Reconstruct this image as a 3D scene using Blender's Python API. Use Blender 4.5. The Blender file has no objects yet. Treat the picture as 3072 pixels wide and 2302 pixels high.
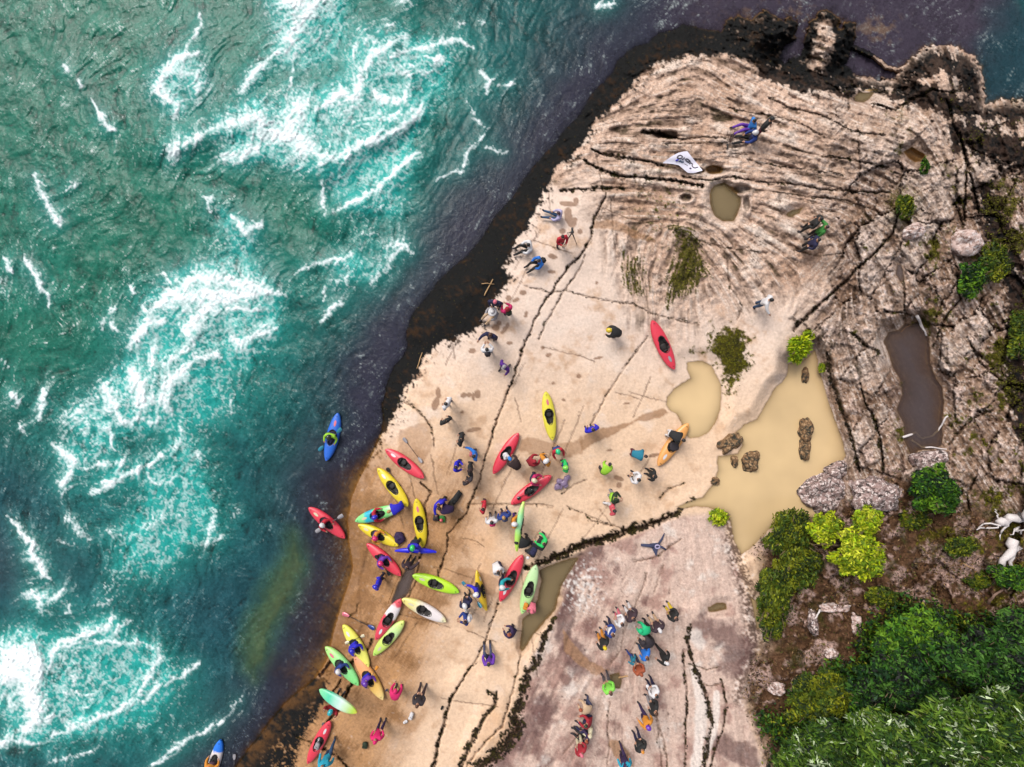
import bpy, bmesh, math, random
import numpy as np
from mathutils import Vector, Matrix, Euler
np.seterr(all='ignore')
R = math.radians
C = bpy.context.scene.collection
H = 25.0            # camera height over the main ledge, metres
S = 1.0/58.4        # metres per photo pixel at that level
CX, CY = 1536.0, 1151.0
WATER = -0.95
random.seed(5)
rng = np.random.default_rng(11)

# ------------------------------------------------------------------ helpers
def lin(c):
    return tuple(((x/255.0)/12.92 if x/255.0 <= 0.04045 else (((x/255.0)+0.055)/1.055)**2.4) for x in c)
ALB = 0.55
def alb(r, g, b, k=ALB):
    l = lin((r, g, b)); return tuple(max(0.008, x*k) for x in l)
def W(u, v, z=0.0):
    k = (H-z)/H*S
    return Vector(((u-CX)*k, (CY-v)*k, z))
def sm(x, a, b):
    t = np.clip((x-a)/(b-a), 0, 1); return t*t*(3-2*t)
def tag(o, label=None, cat=None, group=None, kind=None):
    if label: o['label'] = label
    if cat: o['category'] = cat
    if group: o['group'] = group
    if kind: o['kind'] = kind
    return o
def empty(name, loc, rz=0.0):
    o = bpy.data.objects.new(name, None); C.objects.link(o)
    o.empty_display_size = 0.2; o.location = loc; o.rotation_euler = (0, 0, rz); return o
def link(name, me, parent=None):
    o = bpy.data.objects.new(name, me); C.objects.link(o)
    if parent is not None: o.parent = parent
    return o
def mesh(name, verts, faces, mats=(), smooth=True, midx=None):
    me = bpy.data.meshes.new(name); me.from_pydata([tuple(v) for v in verts], [], faces)
    for m in mats: me.materials.append(m)
    if midx is not None: me.polygons.foreach_set('material_index', midx)
    if smooth: me.polygons.foreach_set('use_smooth', [True]*len(me.polygons))
    me.update(); return me
def np_mesh(name, co, quads, mat=None, smooth=True):
    me = bpy.data.meshes.new(name)
    n, m = len(co), len(quads); k = quads.shape[1]
    me.vertices.add(n); me.vertices.foreach_set('co', np.ascontiguousarray(co, np.float32).ravel())
    me.loops.add(m*k); me.loops.foreach_set('vertex_index', np.ascontiguousarray(quads, np.int32).ravel())
    me.polygons.add(m); me.polygons.foreach_set('loop_start', np.arange(0, m*k, k, dtype=np.int32))
    me.polygons.foreach_set('loop_total', np.full(m, k, np.int32))
    if smooth: me.polygons.foreach_set('use_smooth', np.ones(m, bool))
    me.update(calc_edges=True)
    if mat: me.materials.append(mat)
    return me
def col_attr(me, name, rgb):
    a = me.color_attributes.new(name, 'FLOAT_COLOR', 'POINT')
    d = np.ones((len(rgb), 4), np.float32); d[:, :3] = rgb; a.data.foreach_set('color', d.ravel())
def f_attr(me, name, val):
    a = me.attributes.new(name, 'FLOAT', 'POINT'); a.data.foreach_set('value', np.ascontiguousarray(val, np.float32).ravel())
class MB:
    """collects shapes for one mesh"""
    def __init__(s): s.v = []; s.f = []; s.m = []
    def add(s, v, f, m=0):
        b = len(s.v); s.v += [tuple(x) for x in v]; s.f += [tuple(i+b for i in q) for q in f]; s.m += [m]*len(f)
    def tube(s, pts, rad, n=6, m=0, cap=True):
        pts = [Vector(p) for p in pts]; k = len(pts)
        rad = [rad]*k if not hasattr(rad, '__len__') else rad
        vs = []; up = Vector((0.13, 0.21, 1))
        for i, p in enumerate(pts):
            d = (pts[min(i+1, k-1)]-pts[max(i-1, 0)])
            d = d.normalized() if d.length > 1e-9 else Vector((0, 0, 1))
            a = d.cross(up); a = a.normalized() if a.length > 1e-4 else d.orthogonal().normalized()
            b = d.cross(a)
            for j in range(n):
                t = 2*math.pi*j/n; vs.append(p+(a*math.cos(t)+b*math.sin(t))*rad[i])
        fs = [(i*n+j, i*n+(j+1) % n, (i+1)*n+(j+1) % n, (i+1)*n+j) for i in range(k-1) for j in range(n)]
        if cap: fs += [tuple(range(n))[::-1], tuple(range((k-1)*n, k*n))]
        s.add(vs, fs, m)
    def ball(s, c, r, n=10, k=7, m=0, fn=None):
        c = Vector(c); r = Vector(r) if hasattr(r, '__len__') else Vector((r, r, r)); vs = [c+Vector((0, 0, r.z))]
        for i in range(1, k):
            th = math.pi*i/k
            for j in range(n):
                ph = 2*math.pi*j/n
                d = Vector((math.sin(th)*math.cos(ph), math.sin(th)*math.sin(ph), math.cos(th)))
                q = fn(d) if fn else 1.0
                vs.append(c+Vector((d.x*r.x, d.y*r.y, d.z*r.z))*q)
        vs.append(c-Vector((0, 0, r.z)))
        fs = [(0, 1+j, 1+(j+1) % n) for j in range(n)]
        for i in range(k-2):
            fs += [(1+i*n+j, 1+(i+1)*n+j, 1+(i+1)*n+(j+1) % n, 1+i*n+(j+1) % n) for j in range(n)]
        b = 1+(k-2)*n
        fs += [(b+j, len(vs)-1, b+(j+1) % n) for j in range(n)]
        s.add(vs, fs, m)
    def rbox(s, c, sz, m=0, b=0.25, rot=None):
        c = Vector(c); vs = []; n = 12; k = 6
        s0 = len(s.v)
        def q(d):
            p = [abs(d.x), abs(d.y), abs(d.z)]; e = 1/max(b, .05)+1
            return 1.0/((p[0]**e+p[1]**e+p[2]**e)**(1/e))
        s.ball((0, 0, 0), (sz[0]/2, sz[1]/2, sz[2]/2), 16, 10, m, q)
        for i in range(s0, len(s.v)):
            p = Vector(s.v[i])
            if rot is not None: p = rot @ p
            s.v[i] = tuple(p+c)
    def build(s, name, mats, parent=None, smooth=True):
        mats = mats if isinstance(mats, (list, tuple)) else [mats]
        return link(name, mesh(name, s.v, s.f, mats, smooth, s.m), parent)

# ------------------------------------------------------------------ grid in photo pixels (core step 3)
def axis(lo, hi, out):
    core = np.arange(lo-60, hi+61, 3.0); m = [3.0]; 
    while sum(m) < out: m.append(m[-1]*1.32)
    st = np.cumsum(m)
    return np.concatenate([(core[0]-st)[::-1], core, core[-1]+st])
UA = axis(0, 3072, 2600).astype(np.float32); VA = axis(0, 2302, 2600).astype(np.float32)
NU, NV = len(UA), len(VA)
U, V = np.meshgrid(UA, VA)
U = U.astype(np.float32); V = V.astype(np.float32)
_p = rng.permutation(256).astype(np.int32); PERM = np.concatenate([_p, _p])
_a = rng.random(256)*2*np.pi; GX = np.cos(_a).astype(np.float32); GY = np.sin(_a).astype(np.float32)
def perlin(x, y, seed=0):
    x = x+seed*37.17; y = y+seed*91.73
    xi = np.floor(x).astype(np.int32); yi = np.floor(y).astype(np.int32)
    xf = (x-xi).astype(np.float32); yf = (y-yi).astype(np.float32)
    u = xf*xf*xf*(xf*(xf*6-15)+10); v = yf*yf*yf*(yf*(yf*6-15)+10)
    x0 = xi & 255; x1 = (xi+1) & 255; y0 = yi & 255; y1 = (yi+1) & 255
    def g(a, b, dx, dy):
        h = PERM[PERM[a]+b]; return GX[h]*dx+GY[h]*dy
    n0 = g(x0, y0, xf, yf); n1 = g(x1, y0, xf-1, yf)
    m0 = g(x0, y1, xf, yf-1); m1 = g(x1, y1, xf-1, yf-1)
    a = n0+u*(n1-n0); b = m0+u*(m1-m0)
    return (a+v*(b-a))*1.5          # about -1..1
def fbm(sc, oct=4, seed=0, x=None, y=None, sx=1.0, sy=1.0, ridge=False):
    x = U if x is None else x; y = V if y is None else y
    t = 0; a = 1.0; n = 0; f = 1.0/sc
    for o in range(oct):
        p = perlin(x*(f*sx), y*(f*sy), seed+o*3)
        if ridge: p = 1-2*np.abs(p)
        t = t+a*p; n += a; a *= .52; f *= 2.03
    return (t/n).astype(np.float32)
def worley(sc, seed=0, x=None, y=None):
    x = (U if x is None else x)/sc; y = (V if y is None else y)/sc
    xi = np.floor(x).astype(np.int32); yi = np.floor(y).astype(np.int32)
    f1 = np.full(x.shape, 9, np.float32); f2 = f1.copy(); idv = np.zeros(x.shape, np.float32)
    for dx in (-1, 0, 1):
        for dy in (-1, 0, 1):
            cx = xi+dx; cy = yi+dy
            h = PERM[PERM[(cx+seed) & 255]+((cy+seed*7) & 255)]; h2 = PERM[h+17]
            d = np.hypot(cx+(h/255.0)-x, cy+(h2/255.0)-y).astype(np.float32)
            n1 = d < f1
            f2 = np.where(n1, f1, np.minimum(f2, d)); idv = np.where(n1, h/255.0, idv); f1 = np.where(n1, d, f1)
    return f1, f2, idv.astype(np.float32)
def win(lo, hi, A):
    a = np.searchsorted(A, lo); b = np.searchsorted(A, hi); return slice(max(a, 0), max(b, 0))
def stroke(mask, pts, w, val=1.0, wu=None, wv=None, soft=1.0):
    """paint a polyline with falloff; w a number or one per point; mask = max(mask, val*(1-d/w))"""
    k = len(pts); w = [w]*k if not hasattr(w, '__len__') else list(w)
    if k == 1: pts = [pts[0], (pts[0][0]+.5, pts[0][1])]; w = w*2; k = 2
    for i in range(k-1):
        (x0, y0), (x1, y1) = pts[i], pts[i+1]; Rr = max(w[i], w[i+1])*1.6+30
        su = win(min(x0, x1)-Rr, max(x0, x1)+Rr, UA); sv = win(min(y0, y1)-Rr, max(y0, y1)+Rr, VA)
        uu = (U if wu is None else wu)[sv, su]; vv = (V if wv is None else wv)[sv, su]
        if uu.size == 0: continue
        dx, dy = x1-x0, y1-y0; L = dx*dx+dy*dy+1e-6
        t = np.clip(((uu-x0)*dx+(vv-y0)*dy)/L, 0, 1)
        d = np.hypot(uu-x0-t*dx, vv-y0-t*dy)/(w[i]+(w[i+1]-w[i])*t)
        np.maximum(mask[sv, su], val*np.clip(1-d, 0, 1)**soft, out=mask[sv, su])
def polysdf(pts, maxd=400.0):
    """signed distance to a polygon on the grid, + inside"""
    D = np.full(U.shape, maxd, np.float32); k = len(pts)
    for i in range(k):
        (x0, y0), (x1, y1) = pts[i], pts[(i+1) % k]
        su = win(min(x0, x1)-maxd, max(x0, x1)+maxd, UA); sv = win(min(y0, y1)-maxd, max(y0, y1)+maxd, VA)
        uu = U[sv, su]; vv = V[sv, su]
        if uu.size == 0: continue
        dx, dy = x1-x0, y1-y0; L = dx*dx+dy*dy+1e-6
        t = np.clip(((uu-x0)*dx+(vv-y0)*dy)/L, 0, 1)
        np.minimum(D[sv, su], np.hypot(uu-x0-t*dx, vv-y0-t*dy), out=D[sv, su])
    P = np.array(pts+[pts[0]], float); ins = np.zeros(U.shape, bool)
    for j in range(NV):
        y = VA[j]+.013
        a = P[:-1]; b = P[1:]; c = (a[:, 1] > y) != (b[:, 1] > y)
        if not c.any(): continue
        xs = np.sort(a[c, 0]+(y-a[c, 1])/(b[c, 1]-a[c, 1])*(b[c, 0]-a[c, 0]))
        ins[j] = (np.searchsorted(xs, UA) % 2) == 1
    return np.where(ins, D, -D)
def blur(a, n, it=2):
    """box blur in index space"""
    for _ in range(it):
        for ax in (0, 1):
            p = np.concatenate([np.repeat(a.take([0], ax), n+1, ax), a, np.repeat(a.take([-1], ax), n, ax)], ax)
            c = np.cumsum(p, axis=ax, dtype=np.float64)
            m = a.shape[ax]
            hi = c.take(range(2*n+1, 2*n+1+m), ax); lo = c.take(range(0, m), ax)
            a = ((hi-lo)/(2*n+1)).astype(np.float32)
    return a
def lic(vx, vy, N, L=14, h=1.0, raw=False):
    """smear noise N along a direction field (index space)"""
    nrm = np.hypot(vx, vy)+1e-6; vx = (vx/nrm).astype(np.float32); vy = (vy/nrm).astype(np.float32)
    acc = N.copy(); J0, I0 = np.meshgrid(np.arange(NV, dtype=np.float32), np.arange(NU, dtype=np.float32), indexing='ij')
    for sgn in (1, -1):
        x = I0.copy(); y = J0.copy()
        for k in range(L):
            ii = np.clip(x, 0, NU-1).astype(np.int32); jj = np.clip(y, 0, NV-1).astype(np.int32)
            x += sgn*h*vx[jj, ii]; y += sgn*h*vy[jj, ii]
            ii = np.clip(x+.5, 0, NU-1).astype(np.int32); jj = np.clip(y+.5, 0, NV-1).astype(np.int32)
            acc += N[jj, ii]
    acc /= (2*L+1)
    if raw: return acc
    acc -= acc.mean(); return acc/(acc.std()+1e-6)
def idw(ctrl, p=2.2):
    """smooth angle field from (u, v, degrees) samples (undirected lines)"""
    cx = np.zeros(U.shape, np.float32); sx = cx.copy()
    for (a, b, d) in ctrl:
        w = 1.0/((U-a)**2+(V-b)**2+900.0)**(p/2); cx += w*math.cos(2*R(d)); sx += w*math.sin(2*R(d))
    return .5*np.arctan2(sx, cx)

# ------------------------------------------------------------------ materials
def nodes(name):
    m = bpy.data.materials.new(name); m.use_nodes = True; nt = m.node_tree
    return m, nt, nt.nodes['Principled BSDF']
def N(nt, t, **kw):
    n = nt.nodes.new(t)
    for k, v in kw.items():
        if k in n.inputs: n.inputs[k].default_value = v
        else: setattr(n, k, v)
    return n
_mc = {}
def mat(name, rgb, rough=.8, var=.12, scale=14.0, bump=.15, sheen=0.0, spec=.4, coat=0.0):
    """procedural material: base colour broken up by noise, with bump"""
    key = (name, rgb, rough)
    if key in _mc: return _mc[key]
    m, nt, b = nodes(name); L = nt.links
    tc = N(nt, 'ShaderNodeTexCoord'); nz = N(nt, 'ShaderNodeTexNoise', Scale=scale, Detail=5.0, Roughness=.6)
    L.new(tc.outputs['Object'], nz.inputs['Vector'])
    mr = N(nt, 'ShaderNodeMapRange'); mr.inputs['To Min'].default_value = 1-var*1.6; mr.inputs['To Max'].default_value = 1+var*1.6
    L.new(nz.outputs['Fac'], mr.inputs['Value'])
    mx = N(nt, 'ShaderNodeMix', data_type='RGBA', blend_type='MULTIPLY'); mx.inputs[0].default_value = 1
    mx.inputs[6].default_value = (*rgb, 1); L.new(mr.outputs['Result'], mx.inputs[7]); L.new(mx.outputs[2], b.inputs['Base Color'])
    b.inputs['Roughness'].default_value = rough; b.inputs['Specular IOR Level'].default_value = spec
    if coat: b.inputs['Coat Weight'].default_value = coat; b.inputs['Coat Roughness'].default_value = .12
    if bump:
        bp = N(nt, 'ShaderNodeBump', Strength=bump, Distance=.02); L.new(nz.outputs['Fac'], bp.inputs['Height']); L.new(bp.outputs['Normal'], b.inputs['Normal'])
    _mc[key] = m; return m
def attr_mat(name, rough=.6, scale=9.0, var=.2, trans=0.0, bump=.2):
    m, nt, b = nodes(name); L = nt.links
    at = N(nt, 'ShaderNodeAttribute', attribute_name='Col'); tc = N(nt, 'ShaderNodeTexCoord')
    nz = N(nt, 'ShaderNodeTexNoise', Scale=scale, Detail=6.0, Roughness=.65); L.new(tc.outputs['Object'], nz.inputs['Vector'])
    mr = N(nt, 'ShaderNodeMapRange'); mr.inputs['To Min'].default_value = 1-var*1.6; mr.inputs['To Max'].default_value = 1+var*1.6
    L.new(nz.outputs['Fac'], mr.inputs['Value'])
    mx = N(nt, 'ShaderNodeMix', data_type='RGBA', blend_type='MULTIPLY'); mx.inputs[0].default_value = 1
    L.new(at.outputs['Color'], mx.inputs[6]); L.new(mr.outputs['Result'], mx.inputs[7]); L.new(mx.outputs[2], b.inputs['Base Color'])
    b.inputs['Roughness'].default_value = rough
    if bump:
        bp = N(nt, 'ShaderNodeBump', Strength=bump, Distance=.03); L.new(nz.outputs['Fac'], bp.inputs['Height']); L.new(bp.outputs['Normal'], b.inputs['Normal'])
    return m
# ================================================================== traced outlines (photo pixels)
SHORE = [(3800,300),(3300,330),(3072,308),(3000,306),(2951,319),(2948,259),(2937,194),(2918,171),(2877,148),(2844,139),(2812,148),(2789,141),(2761,157),(2742,180),(2701,208),(2690,243),(2604,240),(2555,225),(2525,195),(2540,180),(2562,108),(2562,74),(2539,65),(2520,88),(2511,56),(2492,32),(2460,37),(2451,60),(2432,74),(2418,120),(2409,171),(2345,192),(2330,165),(2381,106),(2391,65),(2388,60),(2363,56),(2344,65),(2321,51),(2289,37),(2266,51),(2252,60),(2233,56),(2210,46),(2191,60),(2164,93),(2136,93),(2108,88),(2076,79),(2048,74),(2019,93),(1978,100),(1964,111),(1945,130),(1899,143),(1871,167),(1853,185),(1839,218),(1811,250),(1783,273),(1765,301),(1742,343),(1718,370),(1686,398),(1672,426),(1644,454),(1617,481),(1593,514),(1570,542),(1556,569),(1538,597),(1510,620),(1487,648),(1464,685),(1441,722),(1404,767),(1376,790),(1348,813),(1311,850),(1288,883),(1255,920),(1232,952),(1223,985),(1218,1017),(1223,1040),(1209,1073),(1186,1096),(1167,1128),(1158,1160),(1156,1184),(1144,1216),(1149,1258),(1144,1290),(1126,1332),(1103,1383),(1075,1434),(1052,1490),(1040,1560),(1045,1640),(1056,1700),(1040,1760),(1015,1830),(1000,1880),(990,1930),(985,1965),(965,2000),(940,2035),(921,2052),(870,2090),(833,2131),(796,2177),(764,2219),(731,2261),(704,2301),(600,2480),(400,2900),(200,3600),(100,5600),(-3500,5600),(-3500,-3500),(6500,-3500),(6500,200)]
ALGAE_IN = [(2640,150),(2560,235),(2432,236),(2372,227),(2335,204),(2289,199),(2233,185),(2187,167),(2100,165),(2048,172),(1973,185),(1927,222),(1904,259),(1857,306),(1820,343),(1783,370),(1765,407),(1746,444),(1700,486),(1672,500),(1663,532),(1644,569),(1621,606),(1603,648),(1584,685),(1547,722),(1533,767),(1515,804),(1533,836),(1515,860),(1487,887),(1468,920),(1450,952),(1441,975),(1418,998),(1371,1008),(1339,1026),(1302,1045),(1274,1082),(1265,1110),(1237,1147),(1218,1160),(1209,1184),(1205,1207),(1186,1239),(1172,1267),(1158,1295),(1126,1345),(1095,1405),(1060,1440),(1000,1400),(1100,1150),(1180,1000),(1300,800),(1500,560),(1700,300),(1850,120),(2048,20),(2300,10),(2500,10),(2640,30)]
ALGAE_LOW = [(975,2030),(990,2075),(965,2120),(935,2170),(905,2225),(880,2302),(840,2500),(540,2500),(690,2250),(850,2080),(930,2030)]
POOLS = {
 'A': ([(2062,1085),(2108,1082),(2136,1096),(2150,1123),(2164,1151),(2166,1198),(2161,1235),(2148,1270),(2128,1298),(2100,1314),(2070,1318),(2050,1300),(2042,1267),(2029,1244),(2010,1235),(1996,1216),(2001,1190),(2019,1168),(2045,1150),(2070,1135),(2060,1110)], 'mud'),
 'B': ([(2446,1049),(2455,1082),(2460,1114),(2474,1160),(2492,1221),(2511,1272),(2529,1323),(2539,1369),(2525,1392),(2502,1401),(2483,1411),(2500,1440),(2490,1500),(2450,1560),(2370,1560),(2310,1590),(2270,1630),(2247,1652),(2224,1666),(2215,1650),(2201,1626),(2191,1571),(2182,1543),(2164,1534),(2120,1524),(2080,1522),(2049,1529),(2028,1521),(2055,1508),(2080,1500),(2110,1489),(2127,1466),(2137,1455),(2154,1410),(2150,1383),(2154,1369),(2210,1360),(2226,1336),(2205,1299),(2233,1272),(2270,1258),(2298,1207),(2326,1160),(2344,1147),(2358,1128),(2363,1091),(2395,1086),(2418,1073),(2441,1052)], 'mud'),
 'B2': ([(2251,1793),(2268,1800),(2285,1860),(2285,1885),(2270,1890),(2262,1850)], 'mud'),
 'C': ([(2715,966),(2733,971),(2761,957),(2779,989),(2789,1008),(2793,1045),(2793,1091),(2812,1137),(2830,1165),(2835,1207),(2830,1253),(2830,1309),(2828,1341),(2789,1350),(2756,1355),(2733,1373),(2710,1322),(2710,1276),(2687,1230),(2705,1184),(2701,1147),(2678,1105),(2664,1063),(2650,1026),(2664,994),(2696,989)], 'dark'),
 'C2': ([(2690,790),(2708,795),(2716,840),(2702,852),(2686,825)], 'grey'),
 'D': ([(1615,1710),(1668,1687),(1714,1673),(1742,1668),(1728,1691),(1710,1719),(1687,1756),(1677,1793),(1668,1830),(1636,1867),(1603,1904),(1580,1941),(1566,1960),(1557,1946),(1562,1904),(1566,1858),(1590,1835),(1610,1800),(1622,1742)], 'olive'),
 'E': ([(2141,556),(2173,551),(2192,569),(2224,593),(2224,616),(2205,667),(2168,667),(2141,648),(2131,616),(2129,579)], 'olive'),
 'F': ([(2112,500),(2140,490),(2165,500),(2160,518),(2130,525),(2112,515)], 'amber'),
 'G': ([(2562,288),(2575,278),(2628,274),(2610,298),(2590,310),(2565,305)], 'olive'),
 'H': ([(2708,455),(2735,440),(2778,462),(2775,485),(2745,490),(2720,472)], 'amber'),
 'I': ([(2352,645),(2375,630),(2412,620),(2400,642),(2370,655)], 'olive'),
 'J': ([(2120,1822),(2150,1808),(2180,1808),(2182,1830),(2150,1836),(2125,1838)], 'olive'),
 'K': ([(1828,2024),(1858,2016),(1868,2040),(1862,2068),(1838,2066),(1830,2045)], 'olive'),
 'L': ([(1226,1692),(1250,1690),(1243,1740),(1228,1780),(1203,1812),(1182,1832),(1172,1806),(1192,1752),(1214,1712)], 'grey'),
}
SLAB = [(880,1590),(903,1627),(912,1696),(894,1756),(856,1835),(815,1904),(806,1974),(764,2034),(731,2002),(722,1951),(741,1858),(778,1793),(815,1719),(852,1664),(866,1608)]
BLOCK = [(1668,1695),(1745,1665),(1810,1632),(1905,1600),(2044,1545),(2160,1536),(2200,1640),(2250,1800),(2282,1900),(2262,2000),(2235,2100),(2300,2302),(2420,2700),(1300,2700),(1437,2301),(1520,2228),(1557,2182),(1550,2130),(1585,2010),(1640,1900),(1690,1790)]
SOIL = [(2270,1660),(2400,1540),(2560,1500),(2680,1420),(2760,1420),(2860,1500),(3072,1560),(3400,1500),(6000,1400),(6000,6000),(2700,6000),(2330,2330),(2262,2180),(2240,2080),(2275,1960),(2330,1880),(2290,1780)]
MOSSN = [(2141,971),(2196,961),(2242,971),(2270,1008),(2266,1063),(2252,1110),(2233,1151),(2205,1184),(2187,1207),(2168,1230),(2168,1165),(2154,1110),(2122,1082),(2076,1068),(2048,1063),(2085,1049),(2122,1026)]
MOSS1 = [(2020,660),(2070,680),(2110,720),(2130,820),(2110,860),(2040,900),(1990,930),(1992,840),(2015,740)]
MOSS2 = [(1870,770),(1930,750),(1935,890),(1905,915),(1858,850)]
# cracks: (points, half width px, depth m, moss 0..1)
CRACKS = [
 ([(1820,582),(1802,620),(1783,662),(1769,722),(1742,767),(1704,804),(1672,850),(1649,887),(1621,929),(1603,966),(1584,1008),(1566,1054),(1556,1091),(1538,1142),(1519,1184),(1501,1235),(1487,1276),(1473,1318),(1459,1364),(1441,1434),(1422,1480),(1404,1526),(1400,1540),(1344,1603),(1339,1654),(1321,1710),(1316,1738)],[7,9,9,9,9,9,8,8,7,7,8,9,9,8,8,8,8,6,5,6,5,5,5,4,4,4,3],.22,.55),
 ([(1755,767),(1737,813),(1686,883),(1654,943),(1635,975),(1617,1017)],5,.12,.3),
 ([(1945,1008),(1904,1063),(1857,1128),(1820,1184),(1793,1239),(1774,1272)],4.2,.12,.2),
 ([(1575,860),(1649,878),(1695,873),(1811,901),(1904,915),(1950,938),(2047,966),(2100,975)],4,.1,.4),
 ([(1209,1207),(1242,1225),(1279,1258),(1299,1290),(1302,1341)],[6,7,7,6,4],.16,.5),
 ([(1413,1512),(1520,1514),(1626,1512),(1660,1520)],4,.1,.1),
 ([(2085,1503),(2044,1530),(1992,1560),(1900,1588),(1807,1618),(1738,1640),(1668,1672),(1617,1693),(1580,1702)],[14,16,20,26,24,22,24,18,10],.5,1.0),
 ([(1497,1793),(1483,1849),(1451,1937),(1427,1983),(1386,2043),(1353,2099),(1335,2159),(1316,2228),(1302,2301),(1280,2420)],[3,4,4,4,8,12,14,15,16,16],.25,.8),
 ([(1562,1965),(1552,2020),(1538,2066),(1525,2122),(1506,2182),(1464,2219),(1427,2261),(1400,2301)],6,.16,.4),
 ([(1668,1849),(1636,1914),(1617,1974),(1585,2020),(1566,2090),(1548,2150),(1557,2182),(1520,2228),(1474,2275),(1437,2301),(1400,2400)],[10,22,24,24,30,34,40,44,46,40,40],.18,.95),
 ([(1464,2076),(1490,2082),(1484,2117),(1464,2140),(1437,2182),(1413,2228),(1390,2284),(1370,2330)],[14,20,24,20,22,26,26,24],.12,.85),
 ([(1941,1719),(1927,1765),(1909,1812),(1876,1886),(1862,1951),(1830,1997)],3.2,.08,.1),
 ([(2044,1617),(1992,1654),(1964,1673),(1900,1687)],5,.1,.3),([(1990,1690),(1975,1740),(1960,1780)],3,.06,.1),
 ([(1968,2145),(1980,2182),(1994,2228),(2003,2301)],6,.14,.3),
 ([(2071,1877),(2062,1932),(2080,1988),(2099,2043),(2127,2113),(2136,2173),(2122,2228),(2113,2310)],[10,12,12,13,14,14,13,13],.2,.9),
 ([(2164,2039),(2178,2113),(2168,2191),(2141,2256),(2131,2310)],9,.15,.8),
 ([(2048,1951),(2057,2043),(2062,2113),(2057,2182),(2053,2310)],[10,12,10,8,8],.15,.85),
 ([(2082,1995),(2120,2010),(2160,2000)],5,.1,.3),([(2095,2045),(2130,2060),(2168,2048)],5,.1,.3),
 ([(1262,1449),(1277,1460),(1294,1476),(1283,1496),(1276,1524),(1275,1544),(1280,1600),(1270,1650),(1256,1690),(1246,1750),(1222,1800)],[9,10,9,6,5,5,6,8,8,8,6],.25,.4),
 ([(1022,2040),(1014,2058),(1000,2074)],9,.2,.6),([(1066,2030),(1055,2055),(1036,2090),(1022,2128),(1000,2150),(983,2164)],[10,11,9,12,14,10],.35,.6),
 ([(880,2205),(900,2214),(940,2232),(976,2250),(1006,2267),(1037,2293),(1060,2320)],[4,4,5,8,9,8,8],.15,.6),
 ([(1122,1918),(1112,1940),(1094,1962),(1072,1974),(1058,1990)],10,.22,.3),([(996,1984),(980,2006),(960,2030)],12,.25,.5),
 ([(1076,1812),(1070,1835),(1048,1850)],5,.12,.2),([(1048,1850),(1090,1870),(1130,1880)],5,.06,.2),
 ([(1681,574),(1728,569),(1800,566),(1871,565)],[8,10,9,9],.15,.9),
 ([(1755,481),(1788,505),(1857,528),(1927,532),(2047,546),(2110,560)],[8,14,16,15,12,9],.3,.8),
 ([(1775,450),(1812,465),(1857,472),(1927,481),(1992,495)],[8,12,18,16,8],.25,.8),
 ([(1930,397),(1975,400),(2025,415)],[18,22,16],.45,.7),
 ([(2048,532),(2117,542),(2201,532),(2270,546),(2372,551),(2465,569),(2548,574),(2673,579)],6,.2,.5),
 ([(1990,412),(2048,417),(2110,412),(2187,414)],5,.15,.3),([(1990,432),(2060,432),(2180,428)],4,.12,.3),
 ([(2307,296),(2372,324),(2465,347),(2557,394),(2650,407)],6,.18,.4),([(2187,325),(2260,340),(2340,352),(2420,380),(2480,420)],5,.15,.4),
 ([(2240,480),(2330,500),(2430,510),(2530,530)],5,.14,.4),([(2320,575),(2420,590),(2540,600),(2640,640)],5,.14,.4),
 ([(2470,470),(2560,480),(2660,500),(2720,540)],7,.2,.4),([(2380,750),(2450,770),(2520,760)],4,.1,.3),
 ([(2090,720),(2180,745),(2300,760)],4,.1,.4),([(2180,780),(2190,860),(2230,920),(2210,960)],4,.1,.3),
 ([(2640,740),(2617,767),(2571,809),(2525,855),(2465,910),(2418,952),(2381,989)],[10,11,12,12,14,16,16],.3,.7),
 ([(2700,620),(2680,700),(2640,745)],12,.25,.8),
 ([(2712,840),(2713,900),(2716,966)],8,.25,.4),([(2650,935),(2720,940),(2790,975),(2860,980)],9,.25,.5),
 ([(2580,1151),(2594,1207),(2627,1267),(2641,1323),(2650,1415)],[7,8,10,14,12],.35,.8),
 ([(2480,1060),(2490,1130),(2520,1220),(2560,1330),(2580,1420)],[16,18,18,16,14],.3,.7),
 ([(2560,1000),(2600,1040),(2640,1060)],14,.2,.8),([(2860,600),(2890,680),(2900,500)],10,.3,.5),
 ([(2880,400),(2895,470),(2920,560),(2935,640)],[10,12,10,8],.35,.5),([(2840,300),(2860,380),(2885,430)],10,.3,.5),
 ([(2560,250),(2545,290),(2545,330)],9,.3,.6),([(2620,310),(2680,330),(2740,300),(2800,270),(2860,280)],[10,14,16,14,10],.3,.8),
 ([(2480,250),(2520,270),(2580,262),(2660,275),(2720,262)],[8,12,12,14,10],.3,.8),
 ([(2870,820),(2880,900),(2830,960),(2800,1040)],9,.25,.6),([(2900,1010),(2940,1090),(3000,1140),(3072,1180)],8,.25,.4),
 ([(2850,1330),(2880,1290),(2930,1250),(2980,1230)],8,.25,.5),([(2910,1530),(2900,1480),(2930,1430)],9,.3,.6),
 ([(1690,2260),(1740,2200),(1760,2130)],4,.06,.2),([(1830,2105),(1822,2180),(1828,2240),(1820,2300)],4,.08,.2),
 ([(1960,2100),(1975,2190),(1985,2302)],3,.06,.2),([(1770,1560),(1840,1580),(1800,1530)],4,.08,.2),
 ([(1700,1520),(1760,1545),(1830,1575),(1880,1590)],4,.1,.4),([(1690,1480),(1720,1455),(1760,1440)],4,.06,.2),
 ([(2055,1450),(2000,1470),(1978,1500)],5,.1,.2),
]
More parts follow.
